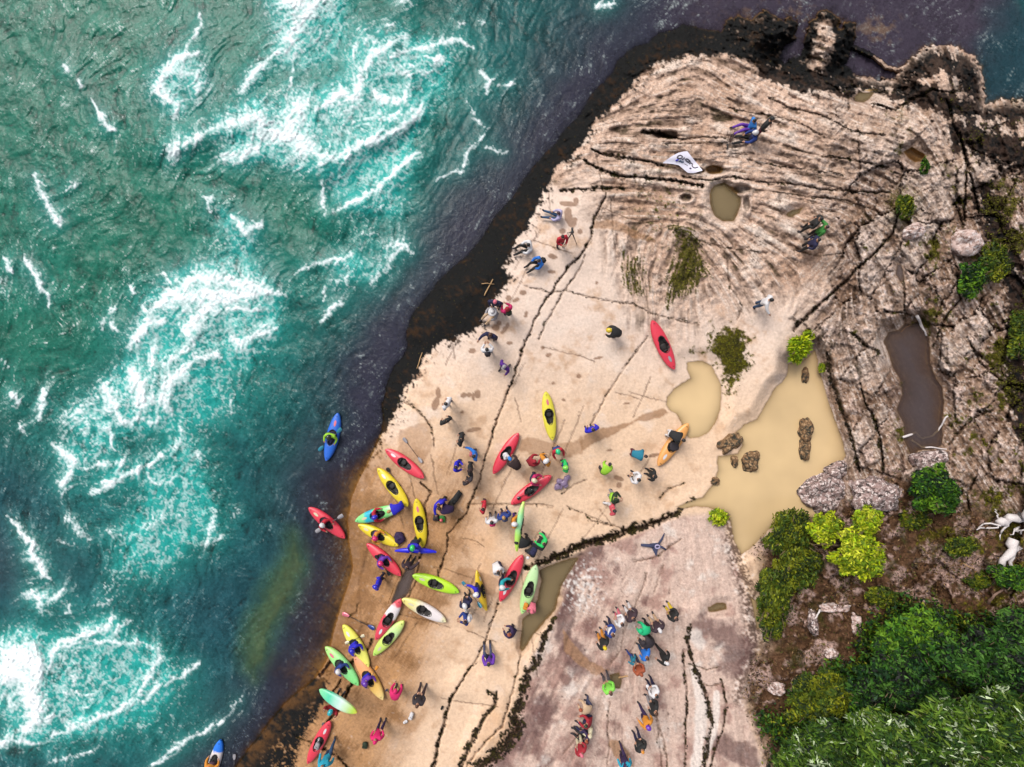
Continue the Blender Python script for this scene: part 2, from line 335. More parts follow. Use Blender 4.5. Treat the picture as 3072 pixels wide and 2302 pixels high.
STAINS = [(1704,645,12,22,0),(1716,668,15,14,.3),(1724,660,8,6,0),(1687,694,10,8,0),(1740,694,8,8,0),(1658,770,14,8,.3),(1655,816,12,6,0),(1706,613,28,8,.1),(1728,605,8,11,0),(1570,878,10,8,0),(1548,901,11,6,-.5),(1577,943,6,10,.3),(1516,985,7,20,.6),(1646,1065,9,6,-.4),(1628,1044,5,6,0),(1417,1053,10,9,0),(1497,969,7,7,0),(1487,982,12,10,0),(1525,895,9,9,0),(1315,1179,7,18,-.1),(1307,1212,10,22,.2),(1391,1187,10,8,-.4),(1408,1186,8,7,0),(1420,1191,5,12,0),(1433,1183,10,13,0),(1387,1236,7,4,-.3),(1421,1289,22,7,-.2),(1857,1435,15,7,.4),(1858,1455,8,9,0),(1829,1352,8,4,-.2),(1961,1366,17,6,-.2),(1790,850,6,5,0),(1660,1150,6,5,0),(1737,1128,7,7,0),(1690,1200,5,4,0),(1795,1075,16,4,-.2),(1880,1210,10,4,-.2),(1530,1030,10,6,0),(1250,1130,20,8,-.3),(1600,1400,6,4,0)]
WET = [([(1992,1225),(1927,1244),(1890,1267),(1848,1276),(1793,1286),(1760,1300),(1740,1330),(1746,1355),(1783,1332),(1830,1309),(1871,1286),(1904,1267),(1968,1258),(2010,1240)],.8),
 ([(1561,1317),(1595,1313),(1643,1324),(1656,1331),(1720,1325),(1745,1310),(1750,1360),(1700,1375),(1654,1360),(1622,1369),(1589,1364),(1575,1355),(1556,1352)],.6),
 ([(1780,665),(1850,660),(1900,690),(1965,715),(1970,730),(1900,715),(1850,690),(1780,685)],.7),
 ([(1830,2215),(1860,2225),(1890,2260),(1900,2300),(1870,2302),(1840,2262),(1825,2235)],.8),
 ([(1380,1700),(1440,1712),(1500,1740),(1480,1790),(1400,1760),(1340,1745)],.5),
 ([(1200,1290),(1290,1260),(1300,1340),(1250,1420),(1190,1400)],.45),
 ([(1650,1360),(1700,1400),(1680,1440),(1600,1470),(1560,1420),(1600,1390)],.5),
 ([(1690,1890),(1720,1930),(1770,1985),(1830,2010),(1790,2030),(1730,1990),(1690,1950)],.7)]
FOAM = [  # (points, half width, strength)
 ([(880,0),(926,23),(907,69),(870,106),(880,139)],[60,46,24,28,14],1),([(840,-10),(980,-5)],40,.9),([(930,110)],60,.45),([(881,160),(880,210),(870,250),(856,296)],[8,8,6,5],.9),
 ([(593,157),(532,180),(500,208),(481,259),(463,278)],[10,16,22,22,14],1),([(463,278),(505,296),(532,319),(528,352)],[14,22,18,12],1),([(509,204),(555,222),(597,222),(600,260),(590,300)],[18,22,24,22,16],.8),
 ([(866,148),(824,167),(778,204),(745,241),(722,278)],[8,12,18,18,12],.95),
 ([(514,458),(530,440)],26,1),([(555,430),(620,403),(671,370)],[20,8,18],.9),([(690,372),(722,361),(778,352),(796,407)],[22,32,36,46],.95),([(796,407),(856,393),(893,333),(912,305)],[45,52,42,28],1),([(856,393),(903,417),(903,440)],60,1),
 ([(764,444),(720,470),(680,463)],[28,24,22],.9),([(713,486),(740,475)],16,.9),([(954,324),(995,296),(1024,282)],[16,20,24],1),([(903,440),(950,463),(995,477),(1040,470)],[40,35,24,16],.95),
 ([(278,306),(296,343),(324,389),(340,394)],[6,9,12,8],1),([(102,528),(125,579),(157,639),(176,671)],[8,10,12,16],1),([(199,199),(208,213)],9,1),([(236,240),(246,262)],7,1),([(602,46),(600,80),(583,111)],[4,6,10],1),
 ([(630,597),(616,593),(634,639)],[10,8,8],.95),([(694,648),(736,699),(782,676)],[5,16,10],1),([(963,546),(970,600),(977,644)],[9,5,6],.9),([(205,560),(230,550)],10,.8),
 ([(1024,287),(1070,296),(1084,222),(1117,167),(1154,139),(1218,111)],[34,28,20,16,14,12],1),([(1177,171),(1223,148),(1283,144),(1339,125),(1367,116),(1394,130),(1418,148)],[9,10,9,10,9,7,5],1),([(1283,171),(1320,176),(1343,181)],[8,16,10],.95),
 ([(1163,222),(1232,218),(1290,215)],[12,18,8],.7),([(1117,278),(1163,306),(1209,301),(1232,255),(1228,220)],[24,20,20,18,10],.9),([(1130,190),(1200,205),(1270,195),(1330,190)],[20,18,16,10],.65),
 ([(1000,480),(1024,458),(1080,435),(1140,412),(1200,384),(1246,352),(1265,315)],[16,16,18,18,18,18,10],1),([(1024,345),(1100,355),(1180,345),(1230,330)],[48,40,34,20],.62),([(1060,390),(1140,370)],26,.5),
 ([(1000,636),(1024,620),(1080,597),(1135,560),(1181,519),(1223,481),(1260,456)],[4,6,8,9,8,8,5],1),
 ([(1450,218),(1468,245),(1457,278)],[8,12,8],.95),([(1492,255),(1542,252)],4,.8),([(1783,23),(1810,20),(1839,14)],[6,12,10],.9),
 ([(1417,352),(1464,380),(1441,417),(1394,472),(1390,500)],[4,6,5,8,4],.8),([(1394,515),(1348,523),(1302,546)],[7,6,4],.85),([(1468,444),(1485,455),(1515,456)],6,.85),([(1209,616),(1190,640)],14,.55),([(1140,630),(1175,610)],8,.6),
 ([(1158,741),(1209,730),(1240,757)],[14,16,10],.8),([(1084,713),(1130,694)],6,.7),([(1070,130),(1064,175)],7,.8),([(1095,120),(1125,130)],15,.8),([(1163,74),(1175,78)],14,.8),([(1376,74),(1390,70)],8,.8),([(1436,55),(1446,72)],8,.7),([(1200,9),(1225,2)],22,.8),([(1400,300),(1420,340)],5,.6),([(1060,90),(1120,85),(1160,100)],6,.5),
 ([(454,934),(486,901),(546,860),(593,832),(648,836),(704,846),(759,860),(796,873)],[8,22,30,30,32,34,36,18],1),([(520,900),(579,897),(648,883),(722,887)],[45,60,58,48],1),([(648,883),(602,952),(565,998),(574,1031)],[50,44,32,14],1),
 ([(843,883),(787,874),(740,890)],[8,14,24],1),([(680,925),(741,929),(775,930)],[14,12,6],1),([(389,1035),(417,1003),(444,966),(491,966)],[14,20,20,16],1),([(463,1045),(455,1090),(444,1110)],10,.9),
 ([(574,1031),(537,1068),(491,1091)],[10,18,12],.95),([(665,1070),(639,1063),(583,1077),(556,1110),(509,1147),(491,1184),(500,1221)],[6,10,16,26,30,30,24],1),([(390,1120),(417,1160),(426,1198),(450,1200)],[30,50,56,40],1),([(324,1174),(338,1211)],30,1),([(310,1160),(345,1225)],22,.9),
 ([(350,1240),(366,1267),(394,1272),(410,1250)],[12,16,16,10],1),([(444,1276),(462,1272),(481,1258)],10,.9),([(417,1200),(425,1260)],8,.8),([(704,1008),(722,1036),(759,1008),(810,985)],[20,24,24,16],.95),
 ([(194,1258),(231,1235),(269,1207),(290,1190)],[14,18,22,20],.75),([(231,1260),(262,1275)],32,.62),([(250,1299),(275,1310)],26,.62),([(324,1281),(333,1323),(345,1350)],[9,8,6],.9),([(157,1327),(194,1364),(222,1387),(208,1424),(190,1457)],[6,18,22,12,20],1),
 ([(491,1369),(431,1406),(384,1424),(350,1440),(315,1461),(278,1475)],[8,10,11,14,18,12],.95),([(370,1383),(330,1390),(278,1401),(231,1406)],[14,8,8,6],.8),([(296,1346),(262,1370)],20,.6),([(444,1424),(460,1440),(477,1452),(509,1452),(528,1424)],[3,5,8,8,7],.9),([(542,1267),(546,1323),(520,1345)],14,.6),([(588,1346),(600,1380)],11,.7),([(690,1235),(704,1179)],6,.8),
 ([(79,776),(106,827),(125,869),(148,887),(144,925)],[7,9,12,7,4],1),([(14,776),(32,809)],9,1),([(389,855),(403,883)],[9,6],1),([(491,823),(514,860)],6,.9),([(125,1258),(125,1198),(134,1165)],[8,12,6],1),([(37,1184),(51,1211)],[10,13],1),([(60,1272),(74,1299)],8,.9),([(310,952),(306,989)],8,.9),([(333,975),(345,990)],10,1),([(325,935),(345,930)],6,.7),([(428,922),(444,934)],9,1),([(593,795),(597,830)],7,.9),([(5,840),(10,900)],7,.7),([(10,1080),(15,1110)],8,.7),
 ([(903,809),(949,795),(1018,772),(1060,765)],[6,9,9,6],.95),([(963,966),(995,938),(1023,906)],[9,14,10],.95),([(967,901),(977,870)],5,.7),([(1038,827),(1020,850)],20,.6),([(1121,850),(1144,818),(1177,776),(1210,740)],[12,12,12,6],.85),([(870,840),(917,795),(960,780)],6,.6),([(1000,780),(1050,810),(1080,800)],14,.5),
 ([(20,1550),(60,1590),(93,1631),(102,1677),(130,1719),(145,1735)],[4,8,14,16,14,8],1),([(93,1779),(120,1798),(125,1835)],[20,24,12],.95),([(148,1807),(185,1775)],[16,14],.9),([(204,1835),(206,1815)],8,.9),([(208,1562),(250,1594),(264,1622)],[14,20,12],.8),([(176,1622),(213,1640)],7,.7),
 ([(20,1985),(28,1969),(83,1965),(106,1997),(110,2030)],[50,56,52,40,30],1.15),([(20,2015),(60,2030)],64,1.15),([(93,2060),(93,2090),(106,2140),(85,2185)],[52,50,40,30],1.1),([(10,2080),(50,2120)],26,.8),([(0,2010)],60,1.1),
 ([(148,2006),(157,1960),(185,1927),(231,1909),(278,1900),(324,1877),(343,1858)],[6,11,14,14,13,14,10],1),([(384,1863),(352,1904)],[5,7],.9),([(185,1941),(255,1920),(324,1927),(417,1932)],[10,8,10,11],.9),([(208,1974),(231,2043)],48,.55),([(260,2090),(160,2045)],36,.5),([(290,1990),(330,2030)],36,.42),
 ([(481,1941),(477,1978),(454,2011),(426,2066),(394,2103),(366,2117)],[9,13,14,14,13,12],.9),([(597,1992),(532,2034),(468,2066),(431,2108)],[4,9,12,9],.9),([(440,1935),(480,1950)],8,.7),
 ([(162,2205),(208,2187),(255,2168),(296,2154),(333,2140),(370,2120)],[10,14,16,18,14,12],.95),([(148,2163),(185,2136)],22,.85),([(0,2237),(28,2219),(83,2224),(111,2230)],[16,18,13,9],1),([(417,2182),(444,2175)],10,.6),([(153,2284),(213,2275),(278,2256)],[7,6,6],.7),
 ([(454,2301),(500,2275),(514,2247),(556,2224),(602,2201),(667,2164)],[4,7,10,8,7,4],.95),([(694,2122),(708,2105),(722,2099)],8,.7),([(620,1627),(630,1585),(644,1543)],[8,12,12],.9),([(648,1627),(662,1617)],11,.9),([(700,1545),(718,1539)],10,.7),([(324,1603),(361,1599),(394,1617)],[12,13,10],.6),([(417,1613),(472,1562),(546,1553)],[12,16,12],.65),
 ([(403,1677),(352,1719),(324,1765),(315,1812)],[12,9,9,8],.55),([(477,1659),(491,1687)],11,.6),([(250,1830),(300,1815),(330,1800)],6,.6),
]
# ================================================================== fields
def rawlic(vx, vy, A, L_):
    m_, s_ = A.mean(), A.std(); return lic(vx, vy, A, L_, raw=True)
n_big = fbm(330, 4, 1); n_mid = fbm(90, 5, 2); n_sm = fbm(26, 4, 3); n_fine = fbm(9, 3, 4)
white = (rng.random(U.shape).astype(np.float32)-.5)
white_s = blur(white, 1, 1); white_s = white_s/white_s.std()
riv = polysdf(SHORE, 460)            # + in the river
jit = 5*n_sm+3*n_fine
topj = sm(U, 2080, 2200)*(1-sm(V, 380, 460)); d = -riv+jit*.8+topj*(16*fbm(34, 4, 41)+10*fbm(13, 3, 42)+4)                      # + on land (ragged shore)
sd_al = np.maximum(np.minimum(polysdf(ALGAE_IN, 160), 999), polysdf(ALGAE_LOW, 160))
cliff = np.maximum(1-sm(V, 1230, 1440), .55*sm(V, 2010, 2090))
hh = [(k, polysdf(p, 120)) for k, (p, t) in POOLS.items()]
sd_block = polysdf(BLOCK, 200); sd_soil = polysdf(SOIL, 300); sd_slab = polysdf(SLAB, 120)
# --- zone weights
z_block = sm(sd_block+12*n_mid, -10, 14)
z_soil = sm(sd_soil+50*n_mid+20*n_sm, -25, 30)
z_right = sm(U+90*n_big+.12*(V-1100)+60*n_mid, 2330, 2520)*sm(V, 120, 700)*(1-z_block)
z_dome = sm(U-1760-.35*(V-560)+40*n_mid, -90, 120)*(1-sm(V+.25*(U-1900)+50*n_big, 880, 1120))*(1-z_right)
z_dome = np.maximum(z_dome, (1-sm(V+40*n_mid, 480, 600))*(1-z_right)*sm(U, 1500, 1600))
z_ramp = sm(V+.2*(1200-U)+70*n_big, 1250, 1560)*(1-sm(U+50*n_mid+.35*(V-1700), 1290, 1470))*(1-z_block)
# --- macro height
z0 = 1.1*sm(1500-V, 0, 1150)+.9*sm(U, 1850, 2700)*(1-.5*sm(V, 1500, 2300))+.18*n_big
dd = np.maximum(d, 0)
bandw = 95+25*n_big
up = -1.05+(z0+1.05-.30)*sm(dd, -20, bandw)+.30*sm(dd, bandw*.8, bandw*2.2)
ramp = -1.0+(z0+1.0)*(1-np.exp(-dd/95.0))
Z = cliff*up+(1-cliff)*ramp
w_edge = np.minimum(np.maximum(-d, 0), 400)
bed = -1.05-w_edge*(.018*cliff+.0065*(1-cliff))*(1+.3*n_mid)-.1*np.abs(n_sm)
Z = np.where(d > 0, Z, bed)
slab = sm(sd_slab+6*n_sm+16*n_mid, -34, 22)
Z = np.maximum(Z, np.where(d < 0, -2.4+slab*.95+.12*n_sm, -9))
shal = np.exp(-((U-2330)/170)**2-((V-60)/50)**2)+.8*np.exp(-((U-2640)/80)**2-((V-90)/40)**2)
Z = np.where(d < 0, np.maximum(Z, -2.9+1.5*shal*(.7+.6*n_sm)), Z)
rdg = np.zeros(U.shape, np.float32); stroke(rdg, [(2555,140),(2585,155),(2620,170),(2660,203),(2705,214)], 9, 1, U+6*n_sm, V+6*n_fine)
d = np.where(rdg > .12, np.maximum(d, 8*rdg), d); Z = np.where(rdg > .05, np.maximum(Z, WATER-.15+.45*rdg), Z)
land = sm(d, 0, 25)
# --- grain direction for rock, smeared noise along it
ANG = idw([(1700,330,-40),(1850,260,-30),(2000,230,-25),(2150,260,35),(2300,330,28),(2450,380,18),(2650,450,15),(2200,420,2),(2050,440,0),(1900,460,8),(2100,545,5),(2300,560,5),(2500,590,8),(2350,700,25),(2200,760,50),(2300,850,60),(2480,800,-45),(2560,700,60),(2880,400,75),(2900,650,70),(2800,800,65),(2600,1000,70),(2540,1250,68),(2680,1300,65),(2900,1150,35),(3000,900,60),(2300,1120,-55),(2430,960,-45),(2000,800,-65),(1900,850,80),(1600,900,-52),(1450,1200,-60),(1250,1500,-65),(1150,1700,-68),(1300,1900,-60),(1400,2200,-68),(1700,2100,-60),(1950,2150,82),(2080,2000,75),(1850,1750,-65),(2100,1700,80),(1000,2200,-50),(2700,250,10),(2850,220,80)])
LR = lic(np.cos(ANG), np.sin(ANG), white, 9)         # long grain
LR2 = lic(np.cos(ANG), np.sin(ANG), blur(white, 2, 1), 16)
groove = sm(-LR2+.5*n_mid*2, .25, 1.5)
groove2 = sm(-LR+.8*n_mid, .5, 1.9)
# blocks and joints in the rough ground
wu = U+26*n_mid+10*n_sm; wv = V+26*fbm(90, 4, 8)+10*n_fine
f1, f2, idb = worley(120, 3, wu*1.0+.3*wv, wv*.75)
joint = (1-sm(f2-f1+.05*n_fine, .0, .06))*sm(n_mid+.5*n_sm, -.35, .15)
g1, g2, idc = worley(46, 5, wu, wv*.8+.2*wu); joint2 = (1-sm(g2-g1, 0, .10))*sm(n_sm+.6*n_mid, -.2, .3)
rr = np.clip(z_right+.75*z_soil, 0, 1)
Z = Z+land*((z_dome*.8+z_right*.7)*(-.10*groove+.05*LR2*.5-.035*groove2)+rr*(.62*(idb-.45)-.36*joint+.24*(idc-.5)-.14*joint2+.12*n_sm)
     +(.02+.03*z_ramp+.03*z_block+.05*z_dome)*n_mid+.012*n_sm+z_dome*(.10*fbm(60, 4, 21, ridge=True)+.05*n_sm)+z_block*(.03*LR2*.5-.03*groove2))
h1, h2, _ = worley(64, 9, wu*.8+.25*wv, wv*1.1-.15*wu); net = (1-sm(h2-h1+.03*n_fine, .0, .055))*sm(n_mid+.6*fbm(40, 3, 18), -.15, .35)
i1, i2, _ = worley(30, 13, wu*.75+.35*wv, wv*1.15-.3*wu); net2 = (1-sm(i2-i1+.04*n_fine, .0, .075))*sm(n_sm+.8*n_mid, -.05, .4)
jz = np.clip(.75*z_dome+z_right+.12*z_block, 0, 1)
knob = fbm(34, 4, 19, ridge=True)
Z = Z+land*(-jz*(.07*net+.035*net2)+(z_dome+z_right)*(.11*knob+.05*n_sm+.16*fbm(75, 3, 20)))
# ledges on the ramp and terraces on the block edge
for pts, w, h in (([(1060,1990),(1100,1880),(1090,1760),(1120,1640),(1150,1560)], 22, -.10), ([(1390,2050),(1440,2060),(1480,2100),(1470,2160),(1420,2260)], 60, .14), ([(1600,2000),(1640,1890),(1690,1780)], 30, .08), ([(2090,1860),(2150,1880),(2220,1920)], 70, .18)):
    q = np.zeros(U.shape, np.float32); stroke(q, pts, w); Z += h*sm(q+.1*n_sm, 0, .6)*land
# cracks
cu2 = U+1.6*n_fine+2.5*n_sm; cv2 = V+1.6*fbm(9, 3, 24)+2.5*fbm(26, 3, 25); crn2 = fbm(60, 4, 26)
crn = fbm(22, 3, 17)*1.3+.5*n_fine
crk = np.zeros(U.shape, np.float32); moss = crk.copy(); dark = crk.copy()
cu = U+4.5*n_fine+10*n_sm+8*n_mid; cv = V+4.5*fbm(9, 3, 14)+10*fbm(26, 3, 15)+8*fbm(90, 4, 16)
_r = random.Random(3)
for _ in range(46):      # faint straight joints in the main ledge
    x0, y0 = _r.uniform(1150, 1950), _r.uniform(560, 2150); a_ = R(_r.choice([58, 62, 66, -12, -20, 100])+_r.uniform(-6, 6)); l_ = _r.uniform(60, 190)
    CRACKS.append(([(x0+math.cos(a_)*l_*t, y0-math.sin(a_)*l_*t+_r.uniform(-4, 4)) for t in (0, .33, .66, 1)], _r.uniform(1.2, 2.2), .03, .02))
for pts, w, dep, ms in CRACKS:
    kf = .78 if ms > .85 else .50
    q = np.zeros(U.shape, np.float32); stroke(q, pts, [x*kf+.6 for x in w] if hasattr(w, '__len__') else w*kf+.6, 1, cu, cv)
    q = np.clip(q*(1.0+.75*crn), 0, 1)*(q > 0)
    q2 = np.zeros(U.shape, np.float32); stroke(q2, pts, [max(2.2, x*.33) for x in w] if hasattr(w, '__len__') else max(2.2, w*.36), 1, cu2, cv2)
    np.maximum(dark, sm(q2, .05, .6)*.95*np.clip(.75+.7*crn2, .15, 1), out=dark); Z -= .5*dep*sm(q2, 0, .6)
    if ms > .7: q = np.clip(q*(.75+.9*n_sm+.5*n_fine), 0, 1)*(q > 0)
    Z -= dep*.55*sm(q, .05, .75); np.maximum(dark, (.55 if ms > .7 else 1)*sm(q, .25, .75)*np.clip(.6+.6*crn, 0, 1)*.8, out=dark); np.maximum(moss, ms*sm(q, .05, .5), out=moss)
# pool basins
pool_lv = {}; wetp = np.zeros(U.shape, np.float32)
for k, sd in hh:
    m = sd > -6
    pts, typ = POOLS[k]
    lev = float(np.percentile(Z[(sd > 0)], 30))-(.1 if typ in ('mud', 'grey') else .22)
    if k in ('B', 'A'): lev = .18
    if k == 'D': lev = -.35
    if k == 'C': lev = .55
    if k == 'L': lev = -.18
    pool_lv[k] = lev
    s2 = sd+3*n_sm+2*n_fine
    bank = {'A': 46, 'B': 40, 'D': 14, 'C': 40, 'E': 16, 'F': 14}.get(k, 22)
    t = sm(s2, -bank, 2)
    Z = np.where(s2 > -bank, Z*(1-t)+(lev+.02)*t, Z)
    Z -= np.where(s2 > 0, .25*sm(s2, 0, 14)+.0015*np.clip(s2, 0, 60), 0)
    np.maximum(wetp, sm(s2, -3, 3), out=wetp)
Z = Z.astype(np.float32)

hol = np.zeros(U.shape, np.float32); rim = hol.copy()
for (a, b_, rx, ry) in ((2226,566,26,15),(2240,612,10,24),(2058,594,18,11),(2098,514,16,9),(2150,512,30,12),(2175,600,46,60),(2000,405,42,12)):
    su = win(a-110, a+110, UA); sv = win(b_-110, b_+110, VA); q = np.hypot((U[sv, su]-a)/rx, (V[sv, su]-b_)/ry)+.25*n_sm[sv, su]+.12*n_fine[sv, su]
    k_ = .22 if (a, b_) == (2175, 600) else .26
    Z[sv, su] -= k_*(1-sm(q, .55, 1.12)); Z[sv, su] += .07*np.exp(-((q-1.4)/.3)**2)
    if (a, b_) != (2175, 600): np.maximum(hol[sv, su], 1-sm(q, .7, 1.1), out=hol[sv, su])
    np.maximum(rim[sv, su], np.exp(-((q-1.35)/.28)**2), out=rim[sv, su])
Z = Z.astype(np.float32)
# ------------------------------------------------------------------ rock colour (own colour, stains, algae, moss, lichen, painted groove shade, knob highlights)
def A3(c): return np.array(c, np.float32)
def mixc(Ca, cb, w): return Ca+(A3(cb)-Ca)*np.clip(w, 0, 1)[..., None]
Cg = np.ones(U.shape+(3,), np.float32)*A3(alb(252, 226, 208))
Cg = mixc(Cg, alb(252, 216, 184), sm(V+60*n_big, 950, 1300))
Cg = mixc(Cg, alb(252, 230, 214), sm(n_mid+.5*n_big, .12, .5)*.6)
Cg = mixc(Cg, alb(216, 174, 138), sm(-n_mid+.5*n_sm, .08, .55)*.65)
Cg = mixc(Cg, alb(240, 182, 124), sm(n_big+.4*n_mid, .05, .5)*sm(V, 1250, 1500)*.6)
Cg = mixc(Cg, alb(190, 140, 92), z_ramp*.85*sm(V, 1280, 1400))
Cg = mixc(Cg, alb(144, 104, 70), z_ramp*sm(-n_mid+.5*LR*.3+.5*sm(150-d, 0, 120), -.1, .4)*.75)
Cg = mixc(Cg, alb(222, 168, 112), z_ramp*sm(n_mid+.25*LR*.5, .1, .6)*.7)
Cg = mixc(Cg, alb(226, 192, 170), z_dome)
Cg = mixc(Cg, alb(248, 226, 210), z_dome*sm(n_mid+.3*LR2*.5, .05, .5)*.8)
Cg = mixc(Cg, alb(186, 148, 122), z_dome*sm(-n_big-.6*n_mid, .05, .5)*.7)
Cg = mixc(Cg, alb(232, 202, 186), z_block)
Cg = mixc(Cg, alb(184, 146, 134), z_block*sm(-n_mid*1.2-.4*n_big+.25*(1950-U)/250*.4, .02, .4)*.85)
Cg = mixc(Cg, alb(134, 100, 94), z_block*sm(-fbm(80, 5, 31)+.12*(1850-U)/150+.15*LR*.4, .14, .5)*.8)
Cg = mixc(Cg, alb(250, 236, 226), z_block*sm(n_mid+.4*fbm(40, 4, 32), .15, .5)*.7)
Cg = mixc(Cg, alb(180, 148, 126), z_right)
Cg = mixc(Cg, alb(238, 208, 194), z_right*sm(n_sm*.7+.6*n_mid+.3*(idc-.5)+.3*knob, .06, .55)*.9)  # highlights painted on the knob tops, along with lichen tone
Cg = mixc(Cg, alb(104, 78, 62), z_right*sm(-n_sm-.5*n_mid+.2*(idb-.5), .08, .5)*.8)
Cg = mixc(Cg, alb(96, 70, 56), np.clip(z_right*(.75*joint+.5*joint2*sm(n_mid, -.3, .2)), 0, .85))
edg = np.zeros(U.shape, np.float32); stroke(edg, [(2185,1550),(2205,1660),(2240,1760),(2265,1880),(2245,2000),(2225,2090)], [40,46,50,56,60,50])
Cg = mixc(Cg, alb(92, 68, 58), sm(edg, .05, .7)*sm(n_fine*.9+.7*n_sm+.25*edg, -.05, .35)*.85*(1-z_soil))
Cg = mixc(Cg, alb(252, 236, 226), sm(edg, .05, .6)*sm(-n_fine-.5*n_sm, .25, .5)*.8*(1-z_soil))
blg = np.zeros(U.shape, np.float32); stroke(blg, [(2110,1885),(2190,1900),(2230,1950),(2200,2000)], 62); stroke(blg, [(2160,2240),(2240,2270)], 66); stroke(blg, [(1700,1790),(1690,1900),(1740,1990)], [50,40,60]); stroke(blg, [(1790,1640),(1740,1690),(1700,1740)], 46); stroke(blg, [(1640,2120),(1560,2200),(1500,2290)], 60)
Cg = mixc(Cg, alb(128, 98, 94), sm(blg+.5*n_mid+.45*n_sm, .2, .7)*sm(blg, 0, .2)*.8)
slb = np.zeros(U.shape, np.float32); stroke(slb, [(2085,2020),(2105,2110),(2100,2200),(2085,2310)], [22,30,30,26]); stroke(slb, [(2150,2080),(2150,2150),(2120,2260)], [18,20,18]); stroke(slb, [(2085,1905),(2100,1930)], 34)
Cg = mixc(Cg, alb(255, 240, 230), sm(slb+.4*n_mid+.2*n_sm, .2, .6)*sm(slb, 0, .15)*.85)
# fine speckle
spk = sm(white_s*.55+n_fine*1.4, 1.0, 1.9); spk2 = sm(-white_s*.5-n_fine*1.5, 1.05, 1.9)
Cg = mixc(Cg, alb(120, 86, 62), spk2*.55*(1-z_soil)*(.12+.88*sm(n_mid+.5*n_big, .05, .5)))
Cg = mixc(Cg, alb(255, 244, 236), spk*.25*(1-z_soil))
Cg = mixc(Cg, alb(96, 68, 50), jz*(.85*net+.6*net2))
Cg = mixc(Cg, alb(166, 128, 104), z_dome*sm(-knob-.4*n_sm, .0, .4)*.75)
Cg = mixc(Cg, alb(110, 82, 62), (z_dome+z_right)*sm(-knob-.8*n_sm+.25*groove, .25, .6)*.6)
Cg = mixc(Cg, alb(244, 222, 208), z_right*sm(idb, .62, .72)*sm(n_mid+.3*knob, -.3, .3)*.55)
Cg = mixc(Cg, alb(112, 84, 70), z_right*sm(-idb, -.38, -.25)*sm(n_sm+.5*n_mid, -.4, .3)*.6)
# dirt in the grooves plus painted groove shade; ridges painted lighter
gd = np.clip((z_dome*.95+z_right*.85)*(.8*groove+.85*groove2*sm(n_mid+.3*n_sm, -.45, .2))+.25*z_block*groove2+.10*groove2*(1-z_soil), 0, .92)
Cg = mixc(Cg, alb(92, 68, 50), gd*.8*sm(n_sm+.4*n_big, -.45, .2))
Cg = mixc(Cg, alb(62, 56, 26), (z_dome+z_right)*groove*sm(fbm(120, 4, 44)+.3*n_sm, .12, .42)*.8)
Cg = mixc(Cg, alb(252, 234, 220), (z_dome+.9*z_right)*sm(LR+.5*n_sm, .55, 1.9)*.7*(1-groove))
# lichen patches on the block, white and dark
lu = np.exp(-((U-1745)/75)**2-((V-1760)/95)**2)
Cg = mixc(Cg, alb(255, 246, 240), sm(fbm(12, 3, 51)+.45*lu+.3*n_sm, .30, .75)*z_block*sm(lu, .05, .5)*.85)
Cg = mixc(Cg, alb(92, 66, 62), sm(fbm(11, 3, 52)+.3*lu, .38, .66)*z_block*sm(lu, .05, .4)*.7)
Cg = mixc(Cg, alb(104, 76, 72), sm(fbm(11, 3, 53)+.22*n_mid, .34, .5)*z_block*.8*sm(-fbm(150, 3, 54), .0, .3))
Cg = mixc(Cg, alb(250, 236, 230), sm(fbm(12, 3, 55), .3, .48)*z_right*.75)
Cg = mixc(Cg, alb(78, 58, 52), sm(fbm(13, 3, 56)+.3*n_mid, .24, .44)*z_right*.75)
# damp patches and puddle marks
for pts, k in WET:
    s = polysdf(pts, 60)+7*n_sm+3*n_fine; Cg = mixc(Cg, alb(176, 134, 100), sm(s, -2, 3)*k)
wetp2 = np.zeros(U.shape, np.float32)
for (a, b, rx, ry, an) in STAINS:
    su = win(a-60, a+60, UA); sv = win(b-60, b+60, VA); x = U[sv, su]-a+2.5*n_fine[sv, su]+4*n_sm[sv, su]; y = V[sv, su]-b+3*n_mid[sv, su]
    x, y = x*math.cos(an)+y*math.sin(an), -x*math.sin(an)+y*math.cos(an)
    np.maximum(wetp2[sv, su], sm(-np.hypot(x/rx, y/ry), -1.12, -.9), out=wetp2[sv, su])
Cg = mixc(Cg, alb(150, 112, 86), wetp2*.8)
Cg = mixc(Cg, alb(104, 86, 70), hol*.8); Cg = mixc(Cg, alb(246, 224, 208), rim*.4)
# soil and dead leaves
so = mixc(np.ones_like(Cg)*A3(alb(104, 76, 56)), alb(60, 44, 28), sm(n_sm+n_mid, -.1, .4))
so = so+(A3(alb(140, 106, 84))-so)*(sm(n_fine+.6*n_sm, .15, .5)*.75)[..., None]
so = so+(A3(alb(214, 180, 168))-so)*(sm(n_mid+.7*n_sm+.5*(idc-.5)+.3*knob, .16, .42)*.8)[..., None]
so = so+(A3(alb(70, 66, 18))-so)*(sm(fbm(70, 4, 61)+.3*n_sm, .12, .4)*.8)[..., None]
Cg = Cg*(1-z_soil[..., None])+so*z_soil[..., None]
